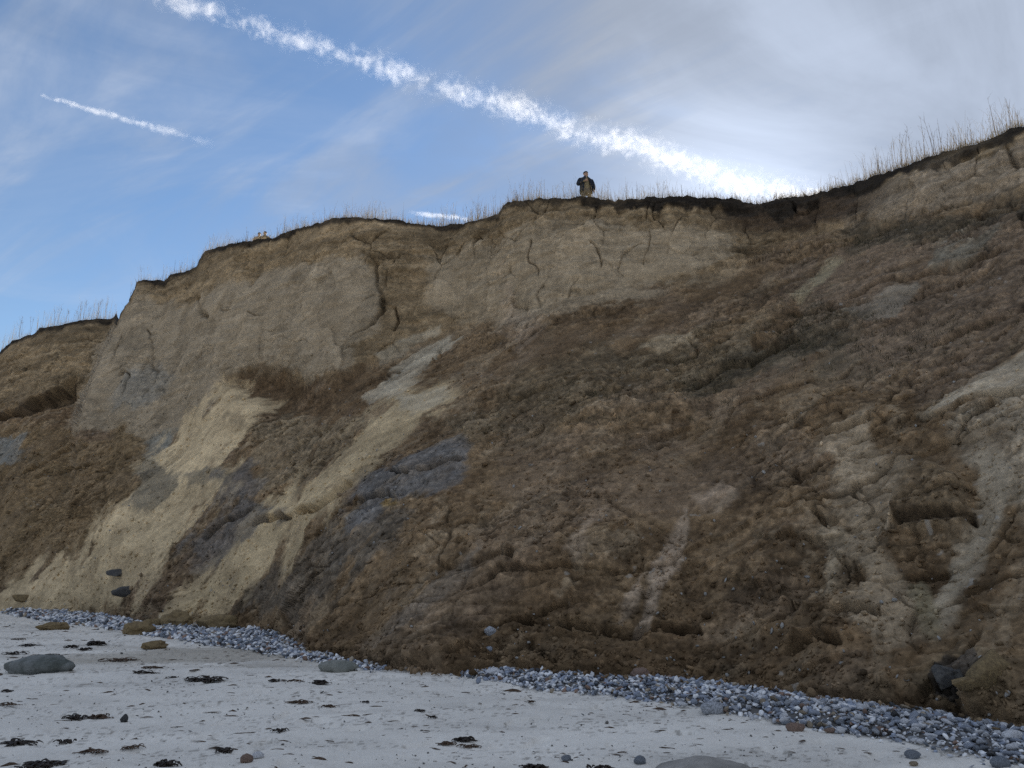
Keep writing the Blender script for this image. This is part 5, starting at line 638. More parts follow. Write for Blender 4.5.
# shingle: the stones that show largest are single objects, the rest one heap
PEB = [noise_rock(300 + i, 2, [(1, .8, .5), (1.2, .75, .4), (.95, .9, .6), (1.3, .7, .45), (1, .7, .36)][i % 5], .34, .45 if i % 3 else .15) for i in range(14)]
for i, m in enumerate(PEB): m.name = 'pebble_shape'
PEB_LOW = [noise_rock(330 + i, 1, [(1, .8, .5), (1.2, .75, .38), (.95, .9, .6), (1.3, .7, .35)][i % 4], .4, .4) for i in range(10)]
prng = np.random.default_rng(77)
spots = []
for p in SHINGLE:
    p = np.array(p); lo, hi = p.min(0) - .4, p.max(0) + .4
    n = int((hi - lo).prod() * 600)
    q = prng.uniform(lo, hi, (n, 2)); q = q[sdf_poly(p, q[:, 0].astype(np.float32), q[:, 1].astype(np.float32)) < .03 + np.where(prng.uniform(size=n) < .12, .22, .06) * prng.normal(size=n)]
    spots.append(q)
spots = np.concatenate(spots)
dist = np.hypot(spots[:, 0], spots[:, 1])
size = prng.lognormal(math.log(.036), .58, len(spots)).clip(.016, .078)
size *= np.interp(dist, [8, 14, 25, 40], [.62, .90, 1.25, 1.6])            # coarser shingle to the west
keep = prng.uniform(size=len(spots)) < np.interp(dist, [8, 14, 22, 40], [1, .8, .45, .25])
spots, dist, size = spots[keep], dist[keep], size[keep]
inside = np.abs(np.degrees(np.arctan2(spots[:, 0], spots[:, 1]))) < 34.5
order = np.argsort(-(size / dist) * inside)
SHADES = ['blue_stone', 'grey_stone', 'white_stone', 'slate_stone', 'blue_stone', 'grey_stone', 'white_stone', 'tan_stone', 'dark_stone', 'red_stone']
SHADE_P = [.20, .15, .19, .12, .08, .08, .09, .05, .02, .02]
SHADE_WORD = {'blue_stone': 'blue-grey', 'grey_stone': 'grey', 'white_stone': 'white', 'slate_stone': 'slate-dark', 'tan_stone': 'tan', 'dark_stone': 'black', 'red_stone': 'reddish'}
base_h = sand_height(spots[:, 0].astype(np.float32), spots[:, 1].astype(np.float32)) + .07 * sstep(0, .5, shingle_depth(spots[:, 0], spots[:, 1]))
shaped = {}
for rank, i in enumerate(order[:290]):
    sh = SHADES[prng.choice(10, p=SHADE_P)]
    key = (int(prng.integers(14)), sh)
    if key not in shaped:
        mm = PEB[key[0]].copy(); mm.materials.append(M[sh]); mm.name = 'pebble'; shaped[key] = mm
    o = link('pebble', shaped[key])
    s_ = size[i]
    o.scale = (s_, s_, s_); o.location = (spots[i, 0], spots[i, 1], base_h[i] + s_ * prng.uniform(.2, .9))
    o.rotation_euler = (prng.normal() * .35, prng.normal() * .35, prng.uniform(0, 6.28))
    ub = math.degrees(math.atan2(spots[i, 0], spots[i, 1]))
    place = ('in the far shingle below the sand fans' if ub < -8 else 'where the shingle begins under the brown soil' if ub < 9 else 'in the shingle below the reddish stone streaks' if ub < 17 else 'in the broad shingle left of the clay block' if ub < 26 else 'in the broad shingle below the blackish clay block')
    lab = '%s %s pebble %s' % ('large' if s_ > .058 else 'small', SHADE_WORD[sh], place)
    tag(o, lab, 'pebble', lab)
def heap(name, pts, sizes, shapes, colors, seed, lift=(.1, .9), flat=1.0):
    r_ = np.random.default_rng(seed); vs, fs, cs = [], [], []; off = 0
    cache = []
    for m in shapes:
        c = np.empty(len(m.vertices) * 3, np.float32); m.vertices.foreach_get('co', c)
        cache.append((c.reshape(-1, 3), np.array([p.vertices[:] for p in m.polygons], np.int32)))
    for p, s_ in zip(pts, sizes):
        c, f = cache[r_.integers(len(cache))]
        th = r_.uniform(0, 6.28); ct, st_ = math.cos(th), math.sin(th)
        q = c * np.array((1, 1, flat), np.float32) * s_
        t1, t2 = r_.normal(size=2) * .4 * flat
        q = np.stack([q[:, 0], q[:, 1] - t1 * q[:, 2], q[:, 2] + t1 * q[:, 1] + t2 * q[:, 0]], 1)
        q = np.stack([q[:, 0] * ct - q[:, 1] * st_, q[:, 0] * st_ + q[:, 1] * ct, q[:, 2]], 1)
        vs.append(q + np.array((p[0], p[1], p[2] + s_ * flat * r_.uniform(*lift)), np.float32)); fs.append(f + off); off += len(c)
        k = colors[r_.integers(len(colors))]; cs.append(np.tile(np.array(k, np.float32) * r_.uniform(.75, 1.25), (len(c), 1)))
    me = mesh_from(name, np.concatenate(vs), np.concatenate(fs)); set_color(me, np.concatenate(cs))
    return me
rest = order[290:]
pal = [(.30, .34, .42)] * 4 + [(.45, .47, .51)] * 4 + [(.78, .79, .81)] * 7 + [(.16, .18, .21)] * 4 + [(.33, .275, .205), (.27, .185, .145), (.06, .06, .065)]
stone_mat = material('shingle_stone', attr='soil', grain=.25, grain_scale=30, bumps=((40, .4, .01),))
tag(link('shingle', heap('shingle', np.column_stack([spots[rest], base_h[rest]]), size[rest] * .9, PEB_LOW, pal, 5), stone_mat), 'blue-grey and white shingle heaped along the cliff foot', kind='stuff')

# loose stones and crumbs on the sand and clods on the slope
def scatter_sand(n, seed, near=4.6, far=44):
    r_ = np.random.default_rng(seed)
    az = np.radians(r_.uniform(-36, 36, n * 3)); rr = np.exp(r_.uniform(math.log(near), math.log(far), n * 3))
    toe = np.interp(np.degrees(az), COL_AZ, COL_TOE_R)
    k = (rr < toe - .2); x, y = (rr * np.sin(az))[k][:n], (rr * np.cos(az))[k][:n]
    clump = fbm((x / 1.2).astype(np.float32), (y / .8).astype(np.float32), 0 * x, 3, 401)
    k = (clump > r_.normal(size=len(x)) * .35)
    return x[k], y[k], np.hypot(x, y)[k]
x, y, d_ = scatter_sand(2600, 3)
z = sand_height(x.astype(np.float32), y.astype(np.float32))
crng = np.random.default_rng(9)
tag(link('beach_gravel', heap('beach_gravel', np.column_stack([x, y, z]), crng.lognormal(math.log(.0085), .45, len(x)).clip(.004, .03) * np.interp(d_, [5, 12, 40], [.75, 1.15, 2.4]), PEB_LOW, [(.12, .115, .11)] * 5 + [(.2, .2, .2)] * 2 + [(.5, .5, .5)], 6, (.2, .6)), stone_mat), 'small dark stones and shell bits strewn over the sand', kind='stuff')
def slope_clods(n, seed):
    r_ = np.random.default_rng(seed); NVv, NUu = CQ.shape[:2]
    j = (r_.beta(1, 1.5, n * 2) * (NVv * .72)).astype(int) + 1; i = r_.integers(70, NUu - 150, n * 2)
    P = CQ[j, i]; m = fbm(P[:, 0] / 2, P[:, 1] / 2, P[:, 2] / 2, 3, 431) > r_.normal(size=len(j)) * .4
    return P[m][:n], CC[j, i][m][:n], j[m][:n]
Pc, Cc, jc = slope_clods(9000, 21)
def toe_debris(n, seed):
    r_ = np.random.default_rng(seed); i = r_.integers(70, CQ.shape[1] - 150, n); j = r_.integers(3, 26, n)
    P = CQ[j, i].copy(); k = -np.abs(r_.normal(size=n)) * .30; u_ = np.radians(CU[i])
    out = r_.uniform(size=n) < .55
    P[out, 0] += (k * np.sin(u_))[out]; P[out, 1] += (k * np.cos(u_))[out]
    P[out, 2] = sand_height(P[out, 0], P[out, 1]) + .07 * sstep(0, .5, shingle_depth(P[out, 0], P[out, 1])) + .04
    return P, CC[j, i] * 1.1
_p, _c = toe_debris(2600, 22); Pc = np.concatenate([Pc, _p]); Cc = np.concatenate([Cc, _c])
def clod_heap():
    r_ = np.random.default_rng(4); vs, fs, cs = [], [], []; off = 0
    for p, c in zip(Pc, Cc):
        m = PEB_LOW[r_.integers(10)]; cc = np.empty(len(m.vertices) * 3, np.float32); m.vertices.foreach_get('co', cc); cc = cc.reshape(-1, 3)
        f = np.array([q.vertices[:] for q in m.polygons], np.int32)
        s_ = float(np.clip(r_.lognormal(math.log(.026), .5), .012, .10)) * (.7 + .02 * np.hypot(p[0], p[1]))
        rot = np.linalg.qr(r_.normal(size=(3, 3)))[0]
        vs.append((cc * s_) @ rot + p + np.array((0, -.2, .3)) * s_); fs.append(f + off); off += len(cc)
        k = c * r_.uniform(.75, 1.3) if s_ > .06 or r_.uniform() < .95 else np.array((.34, .33, .31)) * r_.uniform(.7, 1.1)
        cs.append(np.tile(k, (len(cc), 1)))
    me = mesh_from('clods', np.concatenate(vs), np.concatenate(fs)); set_color(me, np.concatenate(cs)); return me
tag(link('soil_rubble', clod_heap(), soil_mat), 'loose clods and stones lying over the slumped slope', kind='stuff')

# ---------------------------------------------------------------- seaweed
def ribbon_mesh(length, width, n, seed, heap_h=.3, long=1.0):
    """a tangle of flat fronds lying on the ground"""
    r_ = np.random.default_rng(seed); vs, fs = [], []
    for k in range(n):
        p = np.array([r_.normal() * length * .22 * long, r_.normal() * length * .13, 0.0]); ang = r_.choice([0, math.pi]) + r_.normal() * .6
        L = length * r_.uniform(.25, .6); st = 7; w0 = width * r_.uniform(.5, 1.2); z0 = min(abs(r_.normal()), 1.6) * heap_h * width * .55 + .003
        for i in range(st + 1):
            t = i / st; w = w0 * (1 - .75 * t * t)
            d2 = np.array([-math.sin(ang), math.cos(ang), 0.0])
            zz = z0 * math.sin(math.pi * (.15 + .85 * t)) + .003 + r_.uniform(0, .12) * width
            for sgn, h in ((-1, 0), (1, 0), (1, .006), (-1, .006)):
                q = p + d2 * w * sgn * .5; vs.append((q[0], q[1], zz + h + sgn * r_.normal() * width * .06))
            ang += r_.normal() * .35; p = p + np.array([math.cos(ang), math.sin(ang) * .7, 0]) * L / st
            if i:
                a = len(vs) - 8; b = a + 4
                for q in range(4): fs.append((a + q, a + (q + 1) % 4, b + (q + 1) % 4, b + q))
    return mesh_from('seaweed', vs, fs, True)
WEED = [  # ground point, span in pixels at that place is given as metres, width, fronds, material, label
 ((-11.03,18.49), 1.05, .07, 12, 'seaweed', 'long dark seaweed strand behind the left end of the big boulder'),
 ((-12.15,19.84), .8, .05, 7, 'seaweed_brown', 'faint brown seaweed strand at the far left near the shingle'),
 ((-9.67,17.77), .55, .09, 12, 'seaweed', 'small black seaweed heap, left one of a pair behind the boulder'),
 ((-9.16,17.32), .5, .09, 12, 'seaweed', 'small black seaweed heap, right one of a pair behind the boulder'),
 ((-9.37,18.25), .85, .13, 18, 'seaweed', 'thick black seaweed heap on the sand under the ochre lumps'),
 ((-10.09,16.48), .7, .07, 9, 'seaweed', 'dark seaweed scrap above the left end of the big boulder'),
 ((-9.28,16.29), 1.3, .06, 12, 'seaweed_brown', 'brown seaweed line right behind the big boulder'),
 ((-7.38,15.2), 1.3, .06, 14, 'seaweed_brown', 'brown seaweed line to the right of the big boulder'),
 ((-6.07,13.3), .75, .06, 12, 'seaweed', 'flat black seaweed streak right of the big boulder'),
 ((-6.21,13.97), .8, .05, 10, 'seaweed_brown', 'reddish brown seaweed streak above a flat black one'),
 ((-4.67,12.46), 1.05, .09, 20, 'seaweed', 'black seaweed mass with a long tail in the middle of the sand'),
 ((-5.34,12.81), .35, .05, 7, 'seaweed', 'small seaweed scrap left of the long-tailed black mass'),
 ((-4.95,9.38), .55, .06, 12, 'seaweed', 'flat dark seaweed patch below the boulder, left of a brown tuft'),
 ((-4.71,9.44), .4, .06, 12, 'seaweed_brown', 'brown seaweed tuft next to a flat dark patch'),
 ((-7.02,11.35), .4, .05, 8, 'seaweed', 'dark seaweed scrap at the left picture edge below the boulder'),
 ((-6.24,10.19), .45, .04, 8, 'seaweed_brown', 'brown seaweed wisp at the left picture edge'),
 ((-4.82,8.11), .5, .05, 14, 'seaweed', 'dark seaweed streak near the lower left corner'),
 ((-4.37,8.11), .22, .04, 9, 'seaweed', 'small dark seaweed knot right of the corner streak'),
 ((-3.87,7.67), .3, .035, 10, 'seaweed_brown', 'light brown seaweed tuft low on the left sand'),
 ((-3.97,7.11), .5, .05, 22, 'seaweed', 'large black seaweed tangle at the lower left corner'),
 ((-2.94,7.11), .28, .05, 16, 'seaweed', 'black seaweed tangle cut by the bottom edge'),
 ((-2.65,7.63), .25, .045, 14, 'seaweed', 'compact black seaweed knot on the lower sand'),
 ((-3.59,7.84), .25, .03, 8, 'seaweed_brown', 'pale brown seaweed wisp above the bottom edge'),
 ((-3.54,12.24), .45, .05, 9, 'seaweed', 'short dark seaweed bar left of the green stone'),
 ((-3.3,12.35), .5, .045, 8, 'seaweed_brown', 'brown seaweed bar below the tip of the earth lobe'),
 ((-2.85,12.13), .42, .08, 16, 'seaweed', 'black seaweed heap below the rounded grey-green stone'),
 ((-2.71,10.42), .55, .045, 12, 'seaweed_brown', 'slanting brown seaweed streak on the middle sand'),
 ((-2.24,10.12), .4, .03, 8, 'seaweed_brown', 'thin seaweed trail continuing a slanting streak'),
 ((-1.84,10.34), .2, .03, 8, 'seaweed', 'small dark seaweed crumb on the middle sand'),
 ((-1.08,9.64), .25, .03, 9, 'seaweed', 'seaweed crumbs scattered left of the earth lobe middle'),
 ((-0.87,9.26), .2, .03, 8, 'seaweed', 'dark seaweed speck below other crumbs on the sand'),
 ((-0.47,8.15), .34, .045, 18, 'seaweed', 'black and brown seaweed tangle in the middle of the lower sand'),
 ((-0.63,8.01), .25, .03, 9, 'seaweed_brown', 'thin seaweed arms left of the middle tangle'),
 ((-0.4,7.93), .25, .03, 9, 'seaweed_brown', 'brown seaweed arm under the middle tangle'),
 ((0.2,7.18), .27, .05, 22, 'seaweed', 'dense black seaweed clump at the bottom edge near the middle'),
 ((0.74,7.08), .25, .04, 18, 'seaweed', 'black seaweed clump at the bottom edge left of the pale boulder'),
 ((-2.36,8.44), .2, .035, 9, 'seaweed', 'small knotted seaweed bit on the lower sand'),
 ((0.24,10.5), .22, .03, 8, 'seaweed_brown', 'brown seaweed bit on the sand below the first shingle'),
 ((3.71,8.34), .22, .05, 14, 'seaweed', 'black seaweed wedge lying on the lower shingle'),
 ((4.34,7.29), .25, .04, 8, 'seaweed_brown', 'reddish seaweed strip at the lower right shingle edge'),
]
for k, (xy, L, w, n, mt, lab) in enumerate(WEED):
    me = ribbon_mesh(L * (.45 if xy[1] > 9 else .64), w * .7, n * 2, 900 + k, .9)
    o = link('seaweed_clump', me, M[mt]); p = on_sand(*xy); o.location = p
    tag(o, lab, 'seaweed', 'seaweed washed up on the sand')
# crumbs of dry weed too small to count
def litter(n, seed):
    x, y, d_ = scatter_sand(n, seed); r_ = np.random.default_rng(seed + 1); vs, fs = [], []
    z = sand_height(x.astype(np.float32), y.astype(np.float32))
    for px, py, pz, dd in zip(x, y, z, d_):
        L = r_.lognormal(math.log(.022), .6) * np.interp(dd, [5, 12, 40], [.8, 1.5, 3.6]); th = r_.normal() * .5; w = L * r_.uniform(.15, .4)
        c, s_ = math.cos(th), math.sin(th); o = len(vs); h = w * r_.uniform(.2, .8)
        for (ax, ay, az_) in ((-L, -w * .4, 0), (L, -w * .3, 0), (L * .8, w, 0), (-L * .7, w, 0), (0, 0, h), (L * .5, .1 * w, h * .8)):
            vs.append((px + ax * c - ay * s_, py + ax * s_ + ay * c, pz + .003 + az_))
        fs += [(o, o + 1, o + 4), (o + 1, o + 5, o + 4), (o + 1, o + 2, o + 5), (o + 2, o + 3, o + 4), (o + 2, o + 4, o + 5), (o + 3, o, o + 4)]
    return mesh_from('litter', vs, fs, False)
tag(link('seaweed_litter', litter(2600, 61), M['seaweed_brown']), 'tiny crumbs of dry seaweed strewn over the sand', kind='stuff')

# ---------------------------------------------------------------- dry grass and weeds along the edge
def leaf_material(name, rgb):
    m = bpy.data.materials.new(name); m.use_nodes = True; nt = m.node_tree
    bs = nt.nodes['Principled BSDF']; bs.inputs['Base Color'].default_value = (*rgb, 1); bs.inputs['Roughness'].default_value = .8; bs.inputs['Specular IOR Level'].default_value = .2
    n = nt.nodes.new('ShaderNodeTexNoise'); n.inputs['Scale'].default_value = 3
    t = nt.nodes.new('ShaderNodeTexCoord'); nt.links.new(t.outputs['Object'], n.inputs['Vector'])
    mr = nt.nodes.new('ShaderNodeMix'); mr.data_type = 'RGBA'; mr.inputs[6].default_value = (*[c * .7 for c in rgb], 1); mr.inputs[7].default_value = (*[min(c * 1.3, .8) for c in rgb], 1)
    nt.links.new(n.outputs['Fac'], mr.inputs[0]); nt.links.new(mr.outputs[2], bs.inputs['Base Color'])
    tr = nt.nodes.new('ShaderNodeBsdfTranslucent'); nt.links.new(mr.outputs[2], tr.inputs['Color'])
    mx = nt.nodes.new('ShaderNodeMixShader'); mx.inputs[0].default_value = .5
    nt.links.new(bs.outputs[0], mx.inputs[1]); nt.links.new(tr.outputs[0], mx.inputs[2]); nt.links.new(mx.outputs[0], nt.nodes['Material Output'].inputs['Surface'])
    return m
STRAW = leaf_material('dry_straw', (.42, .35, .22)); STALK = leaf_material('dry_stalk', (.28, .22, .145)); GREEN = leaf_material('moss_green', (.12, .115, .065))
def blade(vs, fs, p, h, w, lean, r_, seg=3):
    """a thin three-sided stem that tapers and bends"""
    o = len(vs); th = r_.uniform(0, 6.28)
    for i in range(seg + 1):
        t = i / seg; c = p + np.array((lean[0] * t * t, lean[1] * t * t, h * t)); ww = w * (1 - .8 * t)
        for k in range(3): vs.append(c + ww * np.array((math.cos(th + k * 2.094), math.sin(th + k * 2.094), 0)))
    for i in range(seg):
        for k in range(3):
            a, b = o + i * 3 + k, o + i * 3 + (k + 1) % 3; fs.append((a, b, b + 3, a + 3))
def edge_point(u, back=0.0):
    i = int(np.clip(np.searchsorted(CU, u), 0, len(CU) - 1)); p = CQ[-1, i].astype(float).copy()
    p[0] += back * math.sin(R(u)); p[1] += back * math.cos(R(u)); p[2] += .03
    return p
def build_grass():
    r_ = np.random.default_rng(17); vs, fs = [], []
    dens = lambda u: np.interp(u, [-36, -29, -28, -20, -5, 0, 3, 18, 22, 30, 38], [.7, .8, .6, .7, .8, .9, .5, .7, 1.2, 1.4, 1.4])
    tall = lambda u: np.interp(u, [-36, -29, -27, -22, -16, -6, 0, 5, 12, 17, 20, 24, 27, 29, 31, 34, 38], [.9, .9, .55, .5, .45, .55, .6, .5, .5, .3, .35, .5, .8, .95, .8, .8, .8])
    for _ in range(16000):
        u = r_.uniform(-37, 38)
        if r_.uniform() * 1.4 > dens(u): continue
        p = edge_point(u, abs(r_.normal()) * .5 + .02); h = r_.lognormal(math.log(.18), .5)
        blade(vs, fs, p, min(h, .5), .006, r_.normal(size=2) * .35 * h, r_, 2)
    for _ in range(3200):
        u = r_.uniform(-37, 38); cl_ = float(fbm(np.array([u * .55]), np.array([0.]), np.array([3.]), 2, 502)[0])
        if cl_ < r_.normal() * .4 - .05: continue
        p = edge_point(u, r_.uniform(0, 1.2)); h = tall(u) * np.interp(u, [-30, 0, 15, 25], [1.9, 1.9, 1.7, 1.45]) * r_.uniform(.3, 1.1)
        blade(vs, fs, p, h, .0065, r_.normal(size=2) * .12 * h, r_, 4)
        if r_.uniform() < .35:
            for q in range(3):
                t = r_.uniform(.5, .9); blade(vs, fs, p + np.array((0, 0, h * t)), h * .2, .004, r_.normal(size=2) * .12, r_, 2)
    return mesh_from('dry_grass', np.array(vs), np.array(fs))
tag(link('dry_grass', build_grass(), STRAW), 'dry winter grass fringing the whole cliff edge', kind='stuff')
def weed(u, back, h, n, seed, label, spread=.16, plume=False):
    r_ = np.random.default_rng(seed); vs, fs, v2, f2 = [], [], [], []
    for k in range(n):
        p = np.array((r_.normal() * spread, r_.normal() * spread * .6, -.05)); hh = h * r_.uniform(.6, 1.05); ln = r_.normal(size=2) * .10 * hh
        blade(vs, fs, p, hh, .010, ln, r_, 5)
        for q in range(7 if plume else 4):
            t = r_.uniform(.55 if not plume else .7, 1.0); c = p + np.array((ln[0] * t * t, ln[1] * t * t, hh * t))
            blade(v2, f2, c, hh * .11, .007 if plume else .005, r_.normal(size=2) * .07 * hh, r_, 2)
    root = bpy.data.objects.new('weed_clump', None); col.objects.link(root); root.location = edge_point(u, back)
    tag(link('stalks', mesh_from('stalks', np.array(vs), np.array(fs)), STALK, root), kind='stuff')
    tag(link('seed_heads', mesh_from('seed_heads', np.array(v2), np.array(f2)), STALK, root), kind='stuff')
    tag(root, label, 'weeds', 'dry weed clumps standing on the cliff edge')
weed((-33.35,35.02)[0], .5, 1.6, 6, 701, 'dry reed clump at the far left end of the skyline', .35, True)
weed((-31.66,34.1)[0], .5, 1.5, 6, 702, 'dry reed clump between the two left neighbours on the low edge', .4, True)
weed((-30.48,34.08)[0], .5, 1.9, 4, 703, 'tallest pair of dry reeds on the low western edge', .18, True)
weed((-29.6,33.95)[0], .5, 1.6, 3, 704, 'dry reeds nearest the corner of the pale promontory', .25, True)
weed((-25.7,34.1)[0], .4, .8, 6, 705, 'thin weeds on the first step of the promontory top', .5)
weed((-24,33.85)[0], .3, .7, 5, 706, 'leaning weeds in the notch of the stepped crest', .4)
weed((-20.36,34.03)[0], .3, 1.0, 3, 707, 'lone tall weed left of the two heads', .08)
weed((-18.37,34.05)[0], .3, 1.0, 4, 708, 'tall weed right of the two heads', .12)
weed((-2.43,33.9)[0], .3, 1.0, 6, 709, 'weeds left of the small notch in the crest', .3)
weed((0.33,33.96)[0], .2, .55, 12, 710, 'bushy weed tuft just right of the small notch', .12)
weed((10.34,34)[0], .3, .9, 6, 711, 'weeds right of the standing person', .4)
weed((12.86,33.97)[0], .3, .8, 6, 712, 'weeds under the bright end of the vapour trail', .4)
weed((28.74,34.02)[0], .3, .9, 10, 713, 'weed clump at the lower end of the tall stand', .4)
weed((30.24,34.04)[0], .3, 1.5, 8, 714, 'tall branching weeds in the middle of the right-hand stand', .35)
weed((31.45,33.97)[0], .3, 1.6, 8, 715, 'tallest branching weeds above the steep grey rim', .35)
weed((32.88,34.01)[0], .3, 1.0, 7, 716, 'medium weeds at the upper end of the tall stand', .4)
weed((35.56,33.93)[0], .3, 1.3, 7, 717, 'weeds on the highest point of the skyline', .4)
# mats of withered grass that slid down with the turf
def slope_mats():
    r_ = np.random.default_rng(33); vs, fs = [], []
    zones = [((14.21,21.68), 1.6, 2.2, 260), ((21.45,24.94), 2.2, 1.6, 300), ((5.94,19.44), 3.0, 1.6, 180), ((-0.91,17.52), 2.0, 1.2, 100), ((27.82,23.3), 3.0, 1.4, 200), ((26.72,30.18), 4.0, .7, 220)]
    for (u0, v0), su, sv, n in zones:
        for _ in range(n):
            u, v = u0 + r_.normal() * su, v0 + r_.normal() * sv
            if v < 1 or v > 33: continue
            p, nn = on_cliff(u, v); p = np.array(p)
            for q in range(4): blade(vs, fs, p + r_.normal(size=3) * .04, r_.uniform(.03, .10), .006, np.array((-.06, -.10)) * r_.uniform(.3, 1.2) + r_.normal(size=2) * .04, r_, 2)
    return mesh_from('slope_grass', np.array(vs), np.array(fs))
tag(link('slope_grass', slope_mats(), GREEN), 'withered green-grey grass mats slumped on the slope', kind='stuff')

# ---------------------------------------------------------------- people on the edge
def skin_mesh(name, pts, edges, rad, root=0, levels=2):
    me = bpy.data.meshes.new(name + '_cage'); me.from_pydata(pts, edges, [])
    o = bpy.data.objects.new(name + '_cage', me); col.objects.link(o)
    sk = o.modifiers.new('skin', 'SKIN'); sk.use_smooth_shade = True; ss = o.modifiers.new('sub', 'SUBSURF'); ss.levels = ss.render_levels = levels
    sv = me.skin_vertices[0].data
    for i, r_ in enumerate(rad): sv[i].radius = r_ if isinstance(r_, tuple) else (r_, r_); sv[i].use_root = (i == root)
    dg = bpy.context.evaluated_depsgraph_get(); out = bpy.data.meshes.new_from_object(o.evaluated_get(dg)); out.name = name
    bpy.data.objects.remove(o); bpy.data.meshes.remove(me)
    return out
def cloth(name, rgb): return material(name, rgb, grain=.12, grain_scale=40, rough=.9, bumps=((25, .3, .01),))
SKIN = material('skin', (.42, .27, .20), grain=.06, rough=.6, spec=.3, bumps=())
def person(u, back, facing, label, jacket_rgb, shirt_rgb, trouser_rgb, hair_rgb, height=1.78, bulk=1.0):
    root = bpy.data.objects.new('person', None); col.objects.link(root)
    p = edge_point(u, back); root.location = p; root.rotation_euler = (0, 0, facing); k = height / 1.78; root.scale = (k * bulk, k * bulk, k)
    tag(root, label, 'person')
    P = [(0, 0, .95), (0, .01, 1.13), (0, .01, 1.33), (0, .02, 1.47), (0, 0, 1.55), (0, -.02, 1.64), (0, -.015, 1.72)]
    Rr = [(.155, .115), (.15, .11), (.17, .12), (.09, .075), .055, (.078, .092), (.070, .085)]
    E = [(0, 1), (1, 2), (2, 3), (3, 4), (4, 5), (5, 6)]
    def chain(start, pts, rad):
        prev = start
        for q, r_ in zip(pts, rad): P.append(q); Rr.append(r_); E.append((prev, len(P) - 1)); prev = len(P) - 1
        return prev
    for s in (-1, 1):
        chain(0, [(s * .10, 0, .86), (s * .14, -.02, .50), (s * .15, .03, .11), (s * .16, -.08, .05), (s * .165, -.17, .035)], [.095, .062, .045, .045, .035])
        if s < 0:      # this forearm is raised to the chest
            wr = chain(3, [(-.17, .02, 1.45), (-.29, .03, 1.17), (-.12, -.20, 1.24), (-.07, -.225, 1.26)], [.065, .048, .033, (.022, .036)])
            for f in range(4): chain(wr, [(-.03, -.235, 1.29 - f * .022), (-.005, -.225, 1.285 - f * .022)], [.010, .008])
            chain(wr, [(-.06, -.24, 1.30), (-.04, -.245, 1.32)], [.011, .009])
            continue
        wr = chain(3, [(s * .17, .02, 1.45), (s * .285, .05, 1.17), (s * .27, -.04, .93), (s * .265, -.065, .88)], [.065, .048, .033, (.022, .036)])
        for f in range(4):
            y0 = -.11 + f * .022; chain(wr, [(s * .267, y0, .835), (s * .255, y0 - .006, .805 - .006 * (f in (1, 2)))], [.010, .008])
        chain(wr, [(s * .24, -.10, .865), (s * .23, -.11, .84)], [.011, .009])
    body = skin_mesh('body', P, E, Rr)
    mats = [SKIN, cloth('trousers', trouser_rgb), cloth('shirt', shirt_rgb), cloth('shoe', (.03, .03, .03))]
    for m in mats: body.materials.append(m)
    for f in body.polygons:
        c = f.center
        arm = (abs(c.x) > .20 and c.z < 1.3) or c.y < -.15 and c.z > .3
        f.material_index = 0 if c.z > 1.50 or (c.y < -.19 and c.x > -.13 and c.z > 1.1) or (arm and c.z < .97 and abs(c.x) > .2 and c.z > .78) else (3 if c.z < .09 else (1 if c.z < 1.0 and not arm else 2))
    b = link('body', body, None, root)
    # jacket: an open-fronted shell with sleeves
    jm = cloth('jacket', jacket_rgb); vs, fs = [], []
    lv = [(.82, .24, .19, .66), (.95, .24, .185, .58), (1.1, .23, .175, .52), (1.25, .235, .17, .42), (1.38, .235, .165, .28), (1.46, .185, .125, .22), (1.51, .10, .095, .30), (1.56, .085, .085, .45)]
    n = 28
    for z, ax, ay, op in lv:
        for off in (0, -.016):
            for i in range(n):
                t = -math.pi / 2 + op + (2 * math.pi - 2 * op) * i / (n - 1)
                vs.append(((ax + off) * math.cos(t), (ay + off) * math.sin(t) + .01, z + .008 * math.sin(5 * t)))
    L = len(lv)
    idx = lambda l, o, i: (l * 2 + o) * n + i
    for l in range(L - 1):
        for i in range(n - 1):
            fs += [(idx(l, 0, i), idx(l, 0, i + 1), idx(l + 1, 0, i + 1), idx(l + 1, 0, i)), (idx(l, 1, i + 1), idx(l, 1, i), idx(l + 1, 1, i), idx(l + 1, 1, i + 1))]
        for i in (0, n - 1): fs.append((idx(l, 0, i), idx(l + 1, 0, i), idx(l + 1, 1, i), idx(l, 1, i)))
    for l in (0, L - 1):
        for i in range(n - 1): fs.append((idx(l, 0, i), idx(l, 1, i), idx(l, 1, i + 1), idx(l, 0, i + 1)))
    j = link('jacket', mesh_from('jacket', np.array(vs), np.array(fs)), jm, root)
    for s in (-1, 1):
        sl = skin_mesh('sleeve', [(s * .15, .02, 1.43), (s * .215, .03, 1.40), (s * .295, .05, 1.17), (s * .275, -.03, .96) if s > 0 else (-.15, -.175, 1.23)], [(0, 1), (1, 2), (2, 3)], [.095, .095, .082, .062])
        link('sleeve', sl, jm, j)
    # hair, ears, eyes, nose
    hm = material('hair', hair_rgb, grain=.3, grain_scale=60, bumps=((60, .5, .01),))
    hair = noise_rock(611, 3, (.088, .104, .075), .05)
    h = link('hair', hair, hm, root); h.location = (0, .012, 1.715)
    for s in (-1, 1):
        e = link('ear', noise_rock(612, 2, (.014, .022, .032), .05), SKIN, root); e.location = (s * .083, .0, 1.645)
        y = link('eye', noise_rock(613, 2, (.013, .010, .010), .0), M['dark_stone'], root); y.location = (s * .032, -.104, 1.655)
    ns = link('nose', noise_rock(614, 2, (.014, .022, .024), .05), SKIN, root); ns.location = (0, -.112, 1.63)
    return root
up_ = (6.02,33.95)[0]
